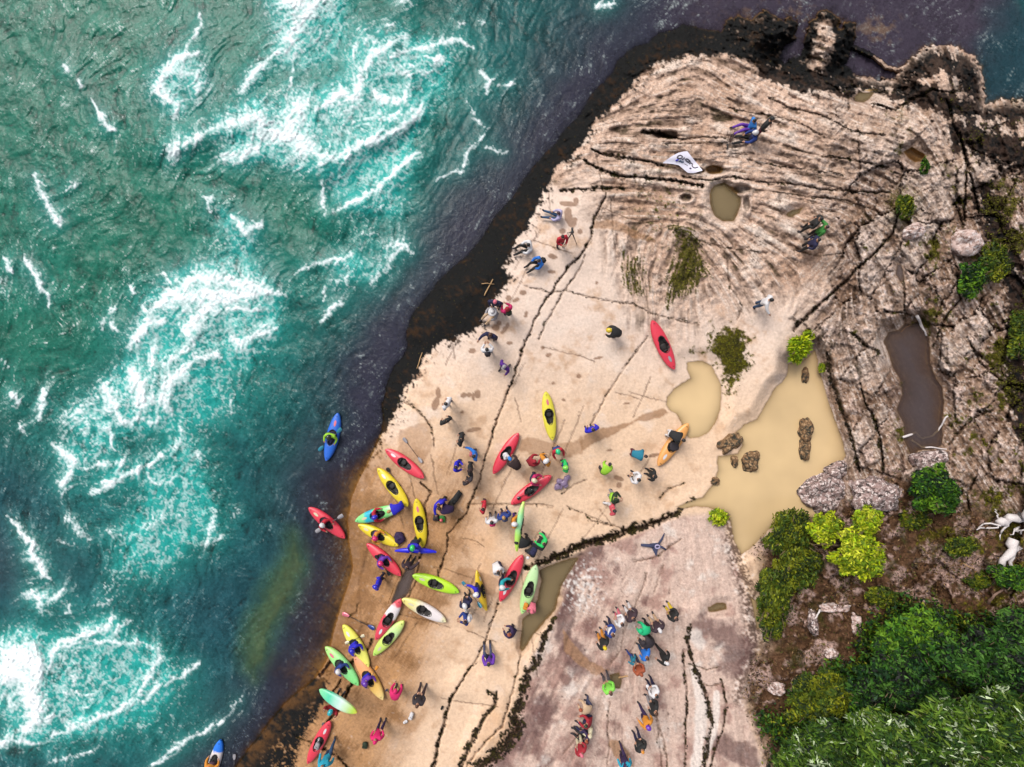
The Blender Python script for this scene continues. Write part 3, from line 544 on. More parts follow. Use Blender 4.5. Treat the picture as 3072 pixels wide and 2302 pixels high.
# moss beds and crevice growth (speckled edges)
mo = sm(polysdf(MOSSN, 60)+44*n_sm+34*n_fine+30*n_mid-12, -4, 22)
mo = np.maximum(mo, sm(polysdf(MOSS1, 70)+26*LR*.5+24*n_sm-14, -4, 10)*.95)
mo = np.maximum(mo, sm(polysdf(MOSS2, 70)+26*LR*.5+24*n_sm-18, -4, 10)*.9)
mo = np.maximum(mo, sm(fbm(110, 4, 71)+.6*n_sm+.3*n_fine+.0011*(U-2640)-.3*knob, .30, .6)*z_right)
mo = np.maximum(mo, np.exp(-((U-2000)/90)**2-((V-640)/120)**2)*sm(n_sm+.6*n_fine+.3*LR*.4, .2, .55))
mo = np.maximum(mo, np.exp(-((U-2710)/40)**2-((V-620)/48)**2)*sm(n_sm, -.5, .1))
moc = mixc(np.ones_like(Cg)*A3(alb(92, 84, 18)), alb(128, 120, 34), sm(n_fine+.5*white_s*.3, 0, .5))
moc = moc+(A3(alb(58, 54, 14))-moc)*(sm(-n_sm, .0, .4))[..., None]
Cg = Cg*(1-mo[..., None])+moc*mo[..., None]
cm = sm(moss+.95*n_fine+.75*n_sm+.14*white_s, .42, .72)*sm(moss, .02, .2)
Cg = mixc(Cg, alb(46, 36, 14), cm*.95)
Cg = mixc(Cg, alb(88, 62, 42), dark*.85*(1-.6*cm))
Cg = mixc(Cg, alb(92, 88, 26), cm*sm(n_sm+.6*n_fine, .05, .5)*.6)
# black algae band on the river edge and outer rocks
ae = sd_al+10*n_mid+12*n_sm+8*n_fine+3*white_s
alg = sm(ae, -3, 5)
alg = np.maximum(alg, sm(ae, -46, 6)*sm(n_fine*1.2+.8*n_sm+.12*white_s+.012*ae, .02, .4))
topz = sm(U, 2100, 2200)*(1-sm(V, 200, 330)); outc = np.zeros(U.shape, np.float32)
stroke(outc, [(2475,80),(2470,140),(2450,200),(2470,240)], [34,42,34,28]); stroke(outc, [(2840,190),(2800,230),(2870,240),(2900,290)], [40,50,40,36])
alg = alg*(1-topz*sm(outc+.5*n_sm+.3*n_fine, .12, .5)*.95)
brn = np.zeros(U.shape, np.float32)
for pts, w in (([(2400,240),(2560,250),(2700,225),(2800,180),(2900,205),(2945,290)], 62), ([(2700,270),(2800,290),(2880,330),(2960,330),(3100,330)], 55), ([(2890,400),(2960,430),(3090,470)], 85), ([(2960,600),(3020,760),(3070,950)], 70), ([(3040,1080),(3075,1300)], 60), ([(2300,210),(2400,255)], 40)): stroke(brn, pts, w)
brn = sm(brn*1.25+.9*n_sm+.5*n_fine-.25*LR2*.5, .36, .58)*sm(brn, 0, .12)*land
Cg = mixc(Cg, alb(52, 38, 20), brn*.95)
Cg = mixc(Cg, alb(30, 22, 12), brn*sm(-n_sm+.4*n_fine+.4*n_mid, -.1, .25)*.95)
alg = np.maximum(alg, topz*sm(-d+20*n_sm+8*n_fine, -26, -8)*land)
lowr = sm(V, 2020, 2080)*(1-sm(V, 2600, 3000)); alg = alg*(1-lowr*sm(n_fine+.9*n_sm+.2*white_s*.5, .2, .6)*sm(d, 25, 110)*.9)
algc = mixc(np.ones_like(Cg)*A3(alb(24, 16, 7)), alb(60, 44, 18), sm(n_sm+.7*n_mid+.5*n_fine, .05, .7))
algc = algc+(A3(alb(112, 86, 58))-algc)*(sm(white_s*.6+n_fine, 1.5, 2.2)*.6)[..., None]
Cg = Cg*(1-alg[..., None])+algc*alg[..., None]
# pool floors and river bed
Cg = mixc(Cg, alb(124, 94, 62), wetp*.7)
bedc = mixc(np.ones_like(Cg)*A3(alb(170, 130, 84)), alb(120, 88, 54), sm(n_sm+.5*LR*.4, -.1, .4))
bedc = bedc+(A3(alb(70, 50, 28))-bedc)*(sm(-n_mid-.5*n_sm, .0, .35)*.8)[..., None]
bedc = bedc*(1-(slab*.9)[..., None])+A3(alb(190, 190, 110))*(slab*.9)[..., None]
wb = sm(-d, -6, 4)*(1-cliff*(1-sm(shal, .05, .4)))
Cg = Cg*(1-wb[..., None])+bedc*wb[..., None]
Cg = mixc(Cg, alb(150, 104, 56), sm(-d, -70, -8)*(1-cliff)*(1-wb)*sm(n_sm+.5*n_mid, -.3, .2)*.7)
wet = np.clip(wetp+sm(-d, -60, 0)*(1-cliff)*.8+wetp2*.4, 0, 1)*(1-.9*alg)

GXW = (U-CX)*S*(H-Z)/H; GYW = (CY-V)*S*(H-Z)/H
def grid_quads(keep=None):
    i = np.arange(NV*NU).reshape(NV, NU)
    q = np.stack([i[:-1, :-1], i[1:, :-1], i[1:, 1:], i[:-1, 1:]], -1).reshape(-1, 4)
    if keep is not None: q = q[keep[:-1, :-1].ravel() | keep[1:, 1:].ravel()]
    return q
def zg(u, v):
    i = np.clip(np.searchsorted(UA, u)-1, 0, NU-2); j = np.clip(np.searchsorted(VA, v)-1, 0, NV-2)
    a = (u-UA[i])/(UA[i+1]-UA[i]); b = (v-VA[j])/(VA[j+1]-VA[j])
    return float((Z[j, i]*(1-a)+Z[j, i+1]*a)*(1-b)+(Z[j+1, i]*(1-a)+Z[j+1, i+1]*a)*b)

gm, nt, b = nodes('weathered_rock'); L = nt.links
at = N(nt, 'ShaderNodeAttribute', attribute_name='Col'); aw = N(nt, 'ShaderNodeAttribute', attribute_name='wet'); tc = N(nt, 'ShaderNodeTexCoord')
nz = N(nt, 'ShaderNodeTexNoise', Scale=7.0, Detail=8.0, Roughness=.68); nz2 = N(nt, 'ShaderNodeTexNoise', Scale=38.0, Detail=4.0, Roughness=.6)
L.new(tc.outputs['Object'], nz.inputs['Vector']); L.new(tc.outputs['Object'], nz2.inputs['Vector'])
mr = N(nt, 'ShaderNodeMapRange'); mr.inputs['From Min'].default_value = .3; mr.inputs['From Max'].default_value = .7; mr.inputs['To Min'].default_value = .86; mr.inputs['To Max'].default_value = 1.13
L.new(nz.outputs['Fac'], mr.inputs['Value'])
mx = N(nt, 'ShaderNodeMix', data_type='RGBA', blend_type='MULTIPLY'); mx.inputs[0].default_value = 1
L.new(at.outputs['Color'], mx.inputs[6]); L.new(mr.outputs['Result'], mx.inputs[7])
ag = N(nt, 'ShaderNodeAttribute', attribute_name='grain'); n3 = N(nt, 'ShaderNodeTexNoise', Scale=9.0, Detail=6.0, Roughness=.72, Distortion=.6); L.new(tc.outputs['Object'], n3.inputs['Vector'])
m3 = N(nt, 'ShaderNodeMapRange'); m3.inputs['From Min'].default_value = .36; m3.inputs['From Max'].default_value = .62; m3.inputs['To Min'].default_value = .42; m3.inputs['To Max'].default_value = 1.30; L.new(n3.outputs['Fac'], m3.inputs['Value'])
mx3 = N(nt, 'ShaderNodeMix', data_type='RGBA', blend_type='MULTIPLY'); L.new(ag.outputs['Fac'], mx3.inputs[0]); L.new(mx.outputs[2], mx3.inputs[6]); L.new(m3.outputs[0], mx3.inputs[7]); L.new(mx3.outputs[2], b.inputs['Base Color'])
mw = N(nt, 'ShaderNodeMapRange'); mw.inputs['To Min'].default_value = .86; mw.inputs['To Max'].default_value = .42
L.new(aw.outputs['Fac'], mw.inputs['Value']); L.new(mw.outputs['Result'], b.inputs['Roughness']); msp = N(nt, 'ShaderNodeMapRange'); msp.inputs['To Min'].default_value = .05; msp.inputs['To Max'].default_value = .4; L.new(aw.outputs['Fac'], msp.inputs['Value']); L.new(msp.outputs[0], b.inputs['Specular IOR Level'])
bp = N(nt, 'ShaderNodeBump', Strength=.55, Distance=.06); bp2 = N(nt, 'ShaderNodeBump', Strength=.3, Distance=.02)
L.new(nz.outputs['Fac'], bp.inputs['Height']); L.new(nz2.outputs['Fac'], bp2.inputs['Height']); L.new(bp.outputs['Normal'], bp2.inputs['Normal']); L.new(bp2.outputs['Normal'], b.inputs['Normal'])
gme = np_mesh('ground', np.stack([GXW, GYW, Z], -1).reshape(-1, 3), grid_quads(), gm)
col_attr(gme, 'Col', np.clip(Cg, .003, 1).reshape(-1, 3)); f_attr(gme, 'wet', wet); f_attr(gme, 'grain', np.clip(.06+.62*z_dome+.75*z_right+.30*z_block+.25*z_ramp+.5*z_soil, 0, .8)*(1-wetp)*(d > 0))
tag(link('ground', gme), kind='structure', label='pale rock ledge with cracks, moss and a black river edge')

# ------------------------------------------------------------------ pools
def pool_mat(name, rgb, rough=.06, alpha=1.0):
    m, nt, b = nodes(name); L = nt.links
    tc = N(nt, 'ShaderNodeTexCoord'); nz = N(nt, 'ShaderNodeTexNoise', Scale=.35, Detail=3.0); L.new(tc.outputs['Object'], nz.inputs['Vector'])
    mr = N(nt, 'ShaderNodeMapRange'); mr.inputs['To Min'].default_value = .72; mr.inputs['To Max'].default_value = 1.22; L.new(nz.outputs['Fac'], mr.inputs['Value'])
    mx = N(nt, 'ShaderNodeMix', data_type='RGBA', blend_type='MULTIPLY'); mx.inputs[0].default_value = 1; mx.inputs[6].default_value = (*rgb, 1)
    L.new(mr.outputs['Result'], mx.inputs[7]); L.new(mx.outputs[2], b.inputs['Base Color']); b.inputs['Roughness'].default_value = rough; b.inputs['IOR'].default_value = 1.33
    rp = N(nt, 'ShaderNodeTexNoise', Scale=6.0, Detail=2.0); L.new(tc.outputs['Object'], rp.inputs['Vector'])
    bp = N(nt, 'ShaderNodeBump', Strength=.03, Distance=.05); L.new(rp.outputs['Fac'], bp.inputs['Height']); L.new(bp.outputs['Normal'], b.inputs['Normal'])
    at = N(nt, 'ShaderNodeAttribute', attribute_name='clear'); tr = N(nt, 'ShaderNodeBsdfTransparent'); tr.inputs[0].default_value = (.95, .82, .55, 1)
    ms = N(nt, 'ShaderNodeMixShader'); L.new(at.outputs['Fac'], ms.inputs[0]); L.new(b.outputs[0], ms.inputs[1]); L.new(tr.outputs[0], ms.inputs[2])
    L.new(ms.outputs[0], nt.nodes['Material Output'].inputs['Surface']); return m
PM = {'mud': pool_mat('muddy_water', alb(228, 196, 148, .60)), 'dark': pool_mat('dark_pool_water', alb(92, 80, 80)), 'grey': pool_mat('grey_pool_water', alb(112, 98, 94)), 'olive': pool_mat('olive_pool_water', alb(138, 120, 88)), 'amber': pool_mat('amber_pool_water', alb(84, 58, 22))}
CK = {'mud': (.7, .17), 'dark': (.62, .7), 'grey': (.7, .2), 'olive': (.8, .14), 'amber': (.9, .5)}
for k, sd in hh:
    pts, typ = POOLS[k]; lev = pool_lv[k]
    us = [p[0] for p in pts]; vs = [p[1] for p in pts]
    su = win(min(us)-14, max(us)+14, UA); sv = win(min(vs)-14, max(vs)+14, VA)
    uu = U[sv, su]; vv = V[sv, su]; keep = sd[sv, su] > -9
    nv, nu = uu.shape; i = np.arange(nv*nu).reshape(nv, nu)
    q = np.stack([i[:-1, :-1], i[1:, :-1], i[1:, 1:], i[:-1, 1:]], -1).reshape(-1, 4); q = q[(keep[:-1, :-1] & keep[1:, 1:]).ravel()]
    used = np.unique(q); remap = np.zeros(nv*nu, np.int32); remap[used] = np.arange(len(used))
    kz = (H-lev)/H*S
    co = np.stack([(uu-CX)*kz, (CY-vv)*kz, np.full(uu.shape, lev)], -1).reshape(-1, 3)[used]
    a, sc = CK[typ]
    s_in = np.clip(sd[sv, su]+6*n_mid[sv, su], 0, 99)/58.4
    cl = a*np.exp(-s_in/sc)
    if typ == 'mud': cl = np.maximum(cl, 0)
    me = np_mesh('pool', co, remap[q], PM[typ]); f_attr(me, 'clear', cl.reshape(-1)[used])
    lab = {'mud': 'muddy beige rainwater pool in a hollow of the rock', 'dark': 'dark brown pool among rough boulders', 'grey': 'shallow grey water in a rock channel', 'olive': 'olive green still water in a rock pocket', 'amber': 'amber water in a rock kettle'}[typ]
    tag(link('pool', me), lab, kind='structure')

# ------------------------------------------------------------------ river
foam = np.zeros(U.shape, np.float32)
wn1 = fbm(46, 4, 81); wn2 = fbm(46, 4, 82)
fu = U+14*wn1+5*n_sm; fv = V+14*wn2+5*n_fine
for pts, w, s in FOAM:
    ww = [x*1.7+1.5 for x in w] if hasattr(w, '__len__') else w*1.7+1.5
    stroke(foam, pts, ww, s, fu, fv, soft=1.0)
aer = blur(foam, 9, 2)*1.2+blur(foam, 26, 2)*2.0
for (a, b, r, s) in ((1130,560,120,.9),(1050,540,70,.5),(1180,450,90,.5),(667,648,60,.6),(730,740,80,.6),(700,1040,90,.5),(620,1200,110,.8),(760,1150,120,.35),(560,1420,110,.7),(430,1680,120,.7),(560,1560,120,.6),(280,2060,120,.6),(420,1990,120,.5),(930,120,70,.7),(1000,60,150,.4),(1300,250,110,.6),(1080,800,90,.5),(800,960,90,.5),(350,2200,150,.35),(520,2120,120,.3),(600,30,140,.15),(480,1540,150,.35)):
    aer += s*np.exp(-((U-a)**2+(V-b)**2)/(r*r))
aer = np.clip(aer, 0, 1.3)
psi = .95*fbm(330, 2, 91)*330+.55*fbm(130, 2, 92)*130+.16*fbm(44, 2, 93)*44
gv, gu = np.gradient(psi, axis=(0, 1)); gv /= np.gradient(VA)[:, None]; gu /= np.gradient(UA)[None, :]
calm = sm(riv, 230, 40)          # 1 near the bank
fx = .48+.42*gv*(1-.5*calm)+.22*n_mid; fy = -.80-.42*gu*(1-.5*calm)+.22*wn1
LW = lic(fx, fy, white, 5); LW2 = lic(fx, fy, blur(white, 1, 1), 11); LW3 = lic(fx, fy, blur(white, 3, 1), 18)
web = 1-np.abs(fbm(20, 4, 95, fu, fv))*3.2; web2 = 1-np.abs(fbm(44, 4, 96, fu, fv))*3.0
n_xf = fbm(4.5, 2, 98)
tN = .55*n_fine+.45*np.clip(web, -1.2, 1)*.6+.22*np.clip(web2, -1.2, 1)*.6+.16*LW*.6+.10*LW2*.6+.30*n_xf+.35*n_sm
tN = (tN-tN[200:600, 50:400].mean())/tN[200:600, 50:400].std()
brk = .5+.5*fbm(34, 4, 97)
fo2 = np.clip(foam*np.clip(.72+.5*brk, .3, 1.2), 0, 1.1)
core = sm(fo2*1.05+.30*tN*(1.1-.75*np.clip(fo2, 0, 1)), .34, 1.22)*sm(fo2, .02, .25)
smear = rawlic(fx, fy, core*(np.clip(.5+.5*tN, 0, 1.5)), 24)
veil = np.clip(smear*1.5, 0, .8)*sm(tN+.3*LW*.6, -.8, 2.2)*.85
fil = sm(web*.62+web2*.5+.30*n_xf+.30*n_fine+.45*aer, 1.0, 1.7)*sm(aer, .10, .6)*.42
fil = np.maximum(fil, sm(np.clip(web, -1, 1)*.75+.35*n_xf+.5*n_mid, 1.0, 1.5)*.25*sm(riv, 60, 200))
F = np.clip(np.maximum(np.maximum(core, veil), fil), 0, 1)
F = .75*F+.25*blur(F, 1, 1); F *= sm(riv, 6, 26)
# water body colour; slate near the bank is sky reflection put into it
far = sm(riv+70*n_big+40*n_mid, 60, 330)
Cw = np.ones(U.shape+(3,), np.float32)*A3(alb(54, 54, 70))
Cw = mixc(Cw, alb(10, 92, 92), far)
Cw = mixc(Cw, alb(20, 74, 82), sm(-n_mid-.6*n_big, .05, .5)*far*.6)
tl = sm(1150-V+.55*(700-U)+140*n_big, -200, 500)*far*(1-sm(U, 1000, 1500))
Cw = mixc(Cw, alb(14, 112, 92), tl)
bl = sm(V+.3*(400-U)+90*n_big, 1150, 1700)*far; Cw = mixc(Cw, alb(38, 80, 92), bl*.8)
Cw = mixc(Cw, alb(52, 62, 78), np.exp(-((U-60)/170)**2-((V-1680)/130)**2)*.9)
Cw = mixc(Cw, alb(2, 134, 126), np.clip(aer*.95, 0, .92))
Cw = mixc(Cw, alb(14, 172, 164), np.clip(sm(aer+.25*n_sm, .7, 1.2)*.8, 0, 1))
tr_ = sm(U, 1900, 2150)*(1-sm(V, 250, 420)); Cw = mixc(Cw, alb(68, 60, 74), tr_)
Cw = mixc(Cw, alb(34, 66, 76), sm(U+.6*V+60*n_mid, 2920, 3120)*tr_); Cw = mixc(Cw, alb(20, 90, 88), sm(U-.8*V, 3010, 3110)*tr_)
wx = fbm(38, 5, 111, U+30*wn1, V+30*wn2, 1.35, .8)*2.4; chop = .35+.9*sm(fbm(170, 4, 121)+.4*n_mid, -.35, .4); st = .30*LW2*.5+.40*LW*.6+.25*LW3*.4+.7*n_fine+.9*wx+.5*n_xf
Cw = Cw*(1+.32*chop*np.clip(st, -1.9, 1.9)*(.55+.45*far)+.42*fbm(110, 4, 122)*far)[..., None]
# sky glints off the wavelets, painted into the colour as grey flecks
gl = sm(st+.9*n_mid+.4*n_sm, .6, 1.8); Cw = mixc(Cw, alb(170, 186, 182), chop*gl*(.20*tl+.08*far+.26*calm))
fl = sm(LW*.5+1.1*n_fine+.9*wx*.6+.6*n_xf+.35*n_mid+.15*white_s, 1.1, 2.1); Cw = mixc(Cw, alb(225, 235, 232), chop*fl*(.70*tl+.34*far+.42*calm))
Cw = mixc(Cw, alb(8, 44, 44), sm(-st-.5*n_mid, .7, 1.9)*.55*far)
Cw = mixc(Cw, alb(130, 214, 206), np.clip(blur(F, 2, 2)*1.1+.35*blur(F, 6, 2), 0, .7)*.55)
Cw = mixc(Cw, alb(86, 120, 78), sm(sd_slab+8*n_sm+18*n_mid, -46, 34)*.55*(1-F)*(1+.25*np.clip(st, -1.5, 1.5)))
Cw = mixc(Cw, alb(136, 108, 84), np.clip(shal, 0, 1)*sm(n_sm+.8*n_mid, .0, .5)*.75)
Cw = np.clip(Cw, .004, .9)
# surface height: standing waves under the foam, chop, flow strands
hz = .16*blur(foam, 4, 2)+.28*blur(foam, 14, 2)+.09*n_mid*far+.035*fbm(60, 3, 101)+.006*LW3*.6+.006*LW2*.7*(.6+.6*far)+chop*(.004*LW*.6+.022*wx*.5+.02*n_sm+.012*n_fine)+.09*fbm(150, 3, 123)*far
for pts, w, h in (([(1000,640),(1135,565),(1260,460)], 90, .22), ([(960,520),(1080,450),(1250,350)], 80, .2), ([(1010,590),(1130,520),(1230,430)], 80, -.18), ([(440,430),(640,400),(760,350)], 90, .22)):
    q = np.zeros(U.shape, np.float32); stroke(q, pts, w); hz += h*sm(q+.25*n_mid*(q > 0), 0, 1)
hz += F*(.03*white_s*.5+.05*n_fine)
amp = .25+.75*sm(riv, 0, 220)
ZW = (WATER+hz*amp*sm(riv, -30, 40)).astype(np.float32)
depth = np.clip(ZW-Z, 0, 20)
clear = np.exp(-depth*(2.0+3.0*cliff+.9*far))*(1-F)
clear = np.clip(clear*1.02, 0, 1)*(1-.9*np.clip(aer, 0, 1)); clear = np.maximum(clear, slab*.34*sm(.25*LW2*.5+n_sm*.5+1, .2, 1.4)*(1-F)*(depth < 3))
keep = riv > -34
q = grid_quads(keep); used = np.unique(q); remap = np.zeros(NU*NV, np.int32); remap[used] = np.arange(len(used))
kw = (H-ZW)/H*S
co = np.stack([(U-CX)*kw, (CY-V)*kw, ZW], -1).reshape(-1, 3)[used]
wm, nt, b = nodes('river_water'); L = nt.links
at = N(nt, 'ShaderNodeAttribute', attribute_name='Col'); af = N(nt, 'ShaderNodeAttribute', attribute_name='foam'); ac = N(nt, 'ShaderNodeAttribute', attribute_name='clear'); tc = N(nt, 'ShaderNodeTexCoord')
nf = N(nt, 'ShaderNodeTexNoise', Scale=11.0, Detail=7.0, Roughness=.7); L.new(tc.outputs['Object'], nf.inputs['Vector'])
ff = N(nt, 'ShaderNodeMath', operation='SUBTRACT'); L.new(nf.outputs['Fac'], ff.inputs[0]); ff.inputs[1].default_value = .5  # centred
f2_ = N(nt, 'ShaderNodeMath', operation='MULTIPLY_ADD'); L.new(ff.outputs[0], f2_.inputs[0]); f2_.inputs[1].default_value = .55; L.new(af.outputs['Fac'], f2_.inputs[2])
mrf = N(nt, 'ShaderNodeMapRange', interpolation_type='LINEAR'); mrf.inputs['From Min'].default_value = .03; mrf.inputs['From Max'].default_value = .92; L.new(f2_.outputs[0], mrf.inputs['Value'])
gate = N(nt, 'ShaderNodeMath', operation='MULTIPLY', use_clamp=True); gate.inputs[1].default_value = 9.0; L.new(af.outputs['Fac'], gate.inputs[0])
fmul = N(nt, 'ShaderNodeMath', operation='MULTIPLY'); L.new(mrf.outputs[0], fmul.inputs[0]); L.new(gate.outputs[0], fmul.inputs[1])
mx = N(nt, 'ShaderNodeMix', data_type='RGBA'); L.new(fmul.outputs[0], mx.inputs[0]); L.new(fmul.outputs[0], mx.inputs[0]); mx.inputs[7].default_value = (.66, .70, .71, 1)
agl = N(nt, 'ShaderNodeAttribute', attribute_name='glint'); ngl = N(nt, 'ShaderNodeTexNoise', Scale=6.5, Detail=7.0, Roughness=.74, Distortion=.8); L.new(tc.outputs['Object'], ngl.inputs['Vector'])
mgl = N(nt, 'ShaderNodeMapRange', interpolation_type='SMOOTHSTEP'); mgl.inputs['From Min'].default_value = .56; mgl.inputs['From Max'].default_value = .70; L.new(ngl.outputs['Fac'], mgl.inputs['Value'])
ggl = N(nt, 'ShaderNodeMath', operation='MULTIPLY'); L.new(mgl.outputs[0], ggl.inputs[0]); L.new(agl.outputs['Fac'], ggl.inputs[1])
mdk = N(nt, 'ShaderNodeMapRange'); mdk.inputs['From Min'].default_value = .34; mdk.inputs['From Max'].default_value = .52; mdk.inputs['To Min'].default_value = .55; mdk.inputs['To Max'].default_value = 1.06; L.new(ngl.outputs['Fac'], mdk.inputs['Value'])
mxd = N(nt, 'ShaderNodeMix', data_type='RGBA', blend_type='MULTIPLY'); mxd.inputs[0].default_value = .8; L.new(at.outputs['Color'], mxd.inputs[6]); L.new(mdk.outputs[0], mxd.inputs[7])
mxg = N(nt, 'ShaderNodeMix', data_type='RGBA'); L.new(ggl.outputs[0], mxg.inputs[0]); L.new(mxd.outputs[2], mxg.inputs[6]); mxg.inputs[7].default_value = (.36, .42, .41, 1)  # light grey glint flecks painted into the base colour
L.new(mxg.outputs[2], mx.inputs[6]); L.new(mx.outputs[2], b.inputs['Base Color']); b.inputs['IOR'].default_value = 1.33; b.inputs['Specular IOR Level'].default_value = .2
rg = N(nt, 'ShaderNodeMapRange'); rg.inputs['To Min'].default_value = .16; rg.inputs['To Max'].default_value = .8; L.new(fmul.outputs[0], rg.inputs['Value']); L.new(rg.outputs[0], b.inputs['Roughness'])
nw = N(nt, 'ShaderNodeTexNoise', Scale=5.5, Detail=6.0, Roughness=.62, Distortion=.3); L.new(tc.outputs['Object'], nw.inputs['Vector'])
bp = N(nt, 'ShaderNodeBump', Strength=.3, Distance=.07); L.new(nw.outputs['Fac'], bp.inputs['Height'])
bp2 = N(nt, 'ShaderNodeBump', Strength=.35, Distance=.03); L.new(nf.outputs['Fac'], bp2.inputs['Height']); L.new(bp.outputs['Normal'], bp2.inputs['Normal']); L.new(bp2.outputs['Normal'], b.inputs['Normal'])
tr = N(nt, 'ShaderNodeBsdfTransparent'); tr.inputs[0].default_value = (.86, .78, .56, 1)
ms = N(nt, 'ShaderNodeMixShader'); L.new(ac.outputs['Fac'], ms.inputs[0]); L.new(b.outputs[0], ms.inputs[1]); L.new(tr.outputs[0], ms.inputs[2])
L.new(ms.outputs[0], nt.nodes['Material Output'].inputs['Surface'])
wme = np_mesh('river', co, remap[q], wm)
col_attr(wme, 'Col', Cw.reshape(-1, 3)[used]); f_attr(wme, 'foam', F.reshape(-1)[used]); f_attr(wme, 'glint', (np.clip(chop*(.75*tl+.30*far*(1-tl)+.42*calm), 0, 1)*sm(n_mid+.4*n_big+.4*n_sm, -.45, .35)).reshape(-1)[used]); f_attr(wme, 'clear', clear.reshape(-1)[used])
tag(link('river', wme), 'turquoise whitewater river with foaming rapids', kind='structure')
def zw(u, v):
    i = np.clip(np.searchsorted(UA, u), 0, NU-1); j = np.clip(np.searchsorted(VA, v), 0, NV-1); return float(ZW[j, i])
# ================================================================== people
def sym(d):
    o = {}
    for k, p in d.items():
        if k.endswith('*'):
            o[k[:-1]+'_r'] = Vector(p); o[k[:-1]+'_l'] = Vector((-p[0], p[1], p[2]))
        else: o[k] = Vector(p)
    return o
STAND = dict(pel=(0,0,.95), sp=(0,.0,1.12), ch=(0,.01,1.33), nk=(0,.0,1.49), hd=(0,.03,1.62), **{'hip*':(.10,0,.90),'kn*':(.12,.03,.50),'an*':(.13,-.02,.10),'toe*':(.15,.15,.045),'sh*':(.20,0,1.42),'el*':(.29,-.02,1.16),'wr*':(.29,.09,.92),'ha*':(.29,.13,.85)})
def pose(base=STAND, pitch=0.0, **kw):
    d = dict(base)
    for k, v in kw.items():
        k = k.replace('S', '*') if k.endswith('S') else k
        d[k] = v
    o = sym(d); 
    for k, v in kw.items():
        if k[-2:] in ('_l', '_r'): o[k] = Vector(v)
    o['pitch'] = pitch; return o
SITB = dict(pel=(0,-.1,.16), sp=(0,-.17,.34), ch=(0,-.13,.54), nk=(0,-.08,.69), hd=(0,-.03,.82), **{'hip*':(.10,-.06,.15),'kn*':(.16,.30,.46),'an*':(.15,.55,.10),'toe*':(.16,.73,.06),'sh*':(.20,-.12,.62),'el*':(.29,.08,.40),'wr*':(.17,.30,.44),'ha*':(.13,.36,.42)})
CROU = dict(pel=(0,-.14,.40), sp=(0,-.08,.56), ch=(0,.08,.74), nk=(0,.16,.88), hd=(0,.23,.99), **{'hip*':(.10,-.10,.38),'kn*':(.20,.26,.50),'an*':(.15,.0,.10),'toe*':(.17,.18,.045),'sh*':(.20,.11,.82),'el*':(.27,.32,.62),'wr*':(.13,.48,.56),'ha*':(.10,.55,.52)})
BENDB = dict(pel=(0,-.12,.90), sp=(0,.0,1.03), ch=(0,.22,1.14), nk=(0,.37,1.17), hd=(0,.50,1.19), **{'hip*':(.10,-.10,.87),'kn*':(.12,.04,.49),'an*':(.13,-.02,.10),'toe*':(.15,.15,.045),'sh*':(.20,.30,1.12),'el*':(.25,.40,.86),'wr*':(.16,.50,.66),'ha*':(.14,.54,.59)})
KAYB = dict(pel=(0,-.02,.14), sp=(0,-.04,.30), ch=(0,.0,.50), nk=(0,.02,.65), hd=(0,.06,.79), **{'hip*':(.11,.02,.13),'kn*':(.18,.42,.20),'an*':(.10,.75,.12),'toe*':(.12,.88,.16),'sh*':(.21,.01,.58),'el*':(.34,.14,.42),'wr*':(.30,.36,.44),'ha*':(.28,.42,.45)})
POSES = {
 'stand': (pose(), 1.3), 'phone': (pose(elS=(.27,.10,1.15), wrS=(.10,.33,1.24), haS=(.06,.39,1.28)), 1.3),
 'walk': (pose(kn_r=(.11,.18,.52), an_r=(.11,.22,.11), toe_r=(.12,.38,.07), kn_l=(-.11,-.02,.5), an_l=(-.11,-.28,.14), toe_l=(-.12,-.13,.05), el_r=(.28,-.14,1.18), wr_r=(.29,-.10,.94), ha_r=(.29,-.06,.87), el_l=(-.28,.08,1.16), wr_l=(-.27,.26,.98), ha_l=(-.27,.32,.93)), 1.3),
 'reach': (pose(el_r=(.38,.18,1.30), wr_r=(.46,.40,1.22), ha_r=(.48,.48,1.20)), 1.3),
 'carry': (pose(elS=(.28,.20,1.14), wrS=(.24,.42,1.02), haS=(.22,.50,1.02)), 1.3),
 'lift': (pose(elS=(.33,.06,1.55), wrS=(.30,.10,1.78), haS=(.29,.12,1.86)), 1.3),
 'hips': (pose(elS=(.33,-.03,1.18), wrS=(.23,.15,1.06), haS=(.15,.20,1.07)), 1.3),
 'bend': (pose(BENDB, .75), 1.05), 'crouch': (pose(CROU, .25), .7),
 'sit': (pose(SITB, .1), .5), 'sitlong': (pose(SITB, .0, knS=(.14,.40,.20), anS=(.18,.78,.09), toeS=(.20,.83,.20), wrS=(.20,.26,.30), haS=(.17,.33,.28)), .5),
 'lean': (pose(SITB, .2, elS=(.34,-.24,.40), wrS=(.36,-.32,.14), haS=(.37,-.28,.05), knS=(.15,.36,.36), anS=(.18,.72,.10), toeS=(.19,.88,.08)), .5),
 'kayak': (pose(KAYB, .1), .55),
}
BONES = [('pel','sp','top'),('sp','ch','top'),('ch','nk','top'),('nk','hd','skin')]
for s_ in ('_l', '_r'):
    BONES += [('pel','hip'+s_,'pants'),('hip'+s_,'kn'+s_,'pants'),('kn'+s_,'an'+s_,'shin'),('an'+s_,'toe'+s_,'shoe'),('ch','sh'+s_,'top'),('sh'+s_,'el'+s_,'top'),('el'+s_,'wr'+s_,'fore'),('wr'+s_,'ha'+s_,'skin')]
RADII = dict(pel=.165, sp=.160, ch=.180, nk=.066, hd=.055, hip=.115, kn=.080, an=.058, toe=.046, sh=.105, el=.076, wr=.052, ha=.036)
SLOT = dict(skin=0, top=1, pants=2, shoe=3, fore=6, shin=7)
HEADR = (.078, .098, .118)
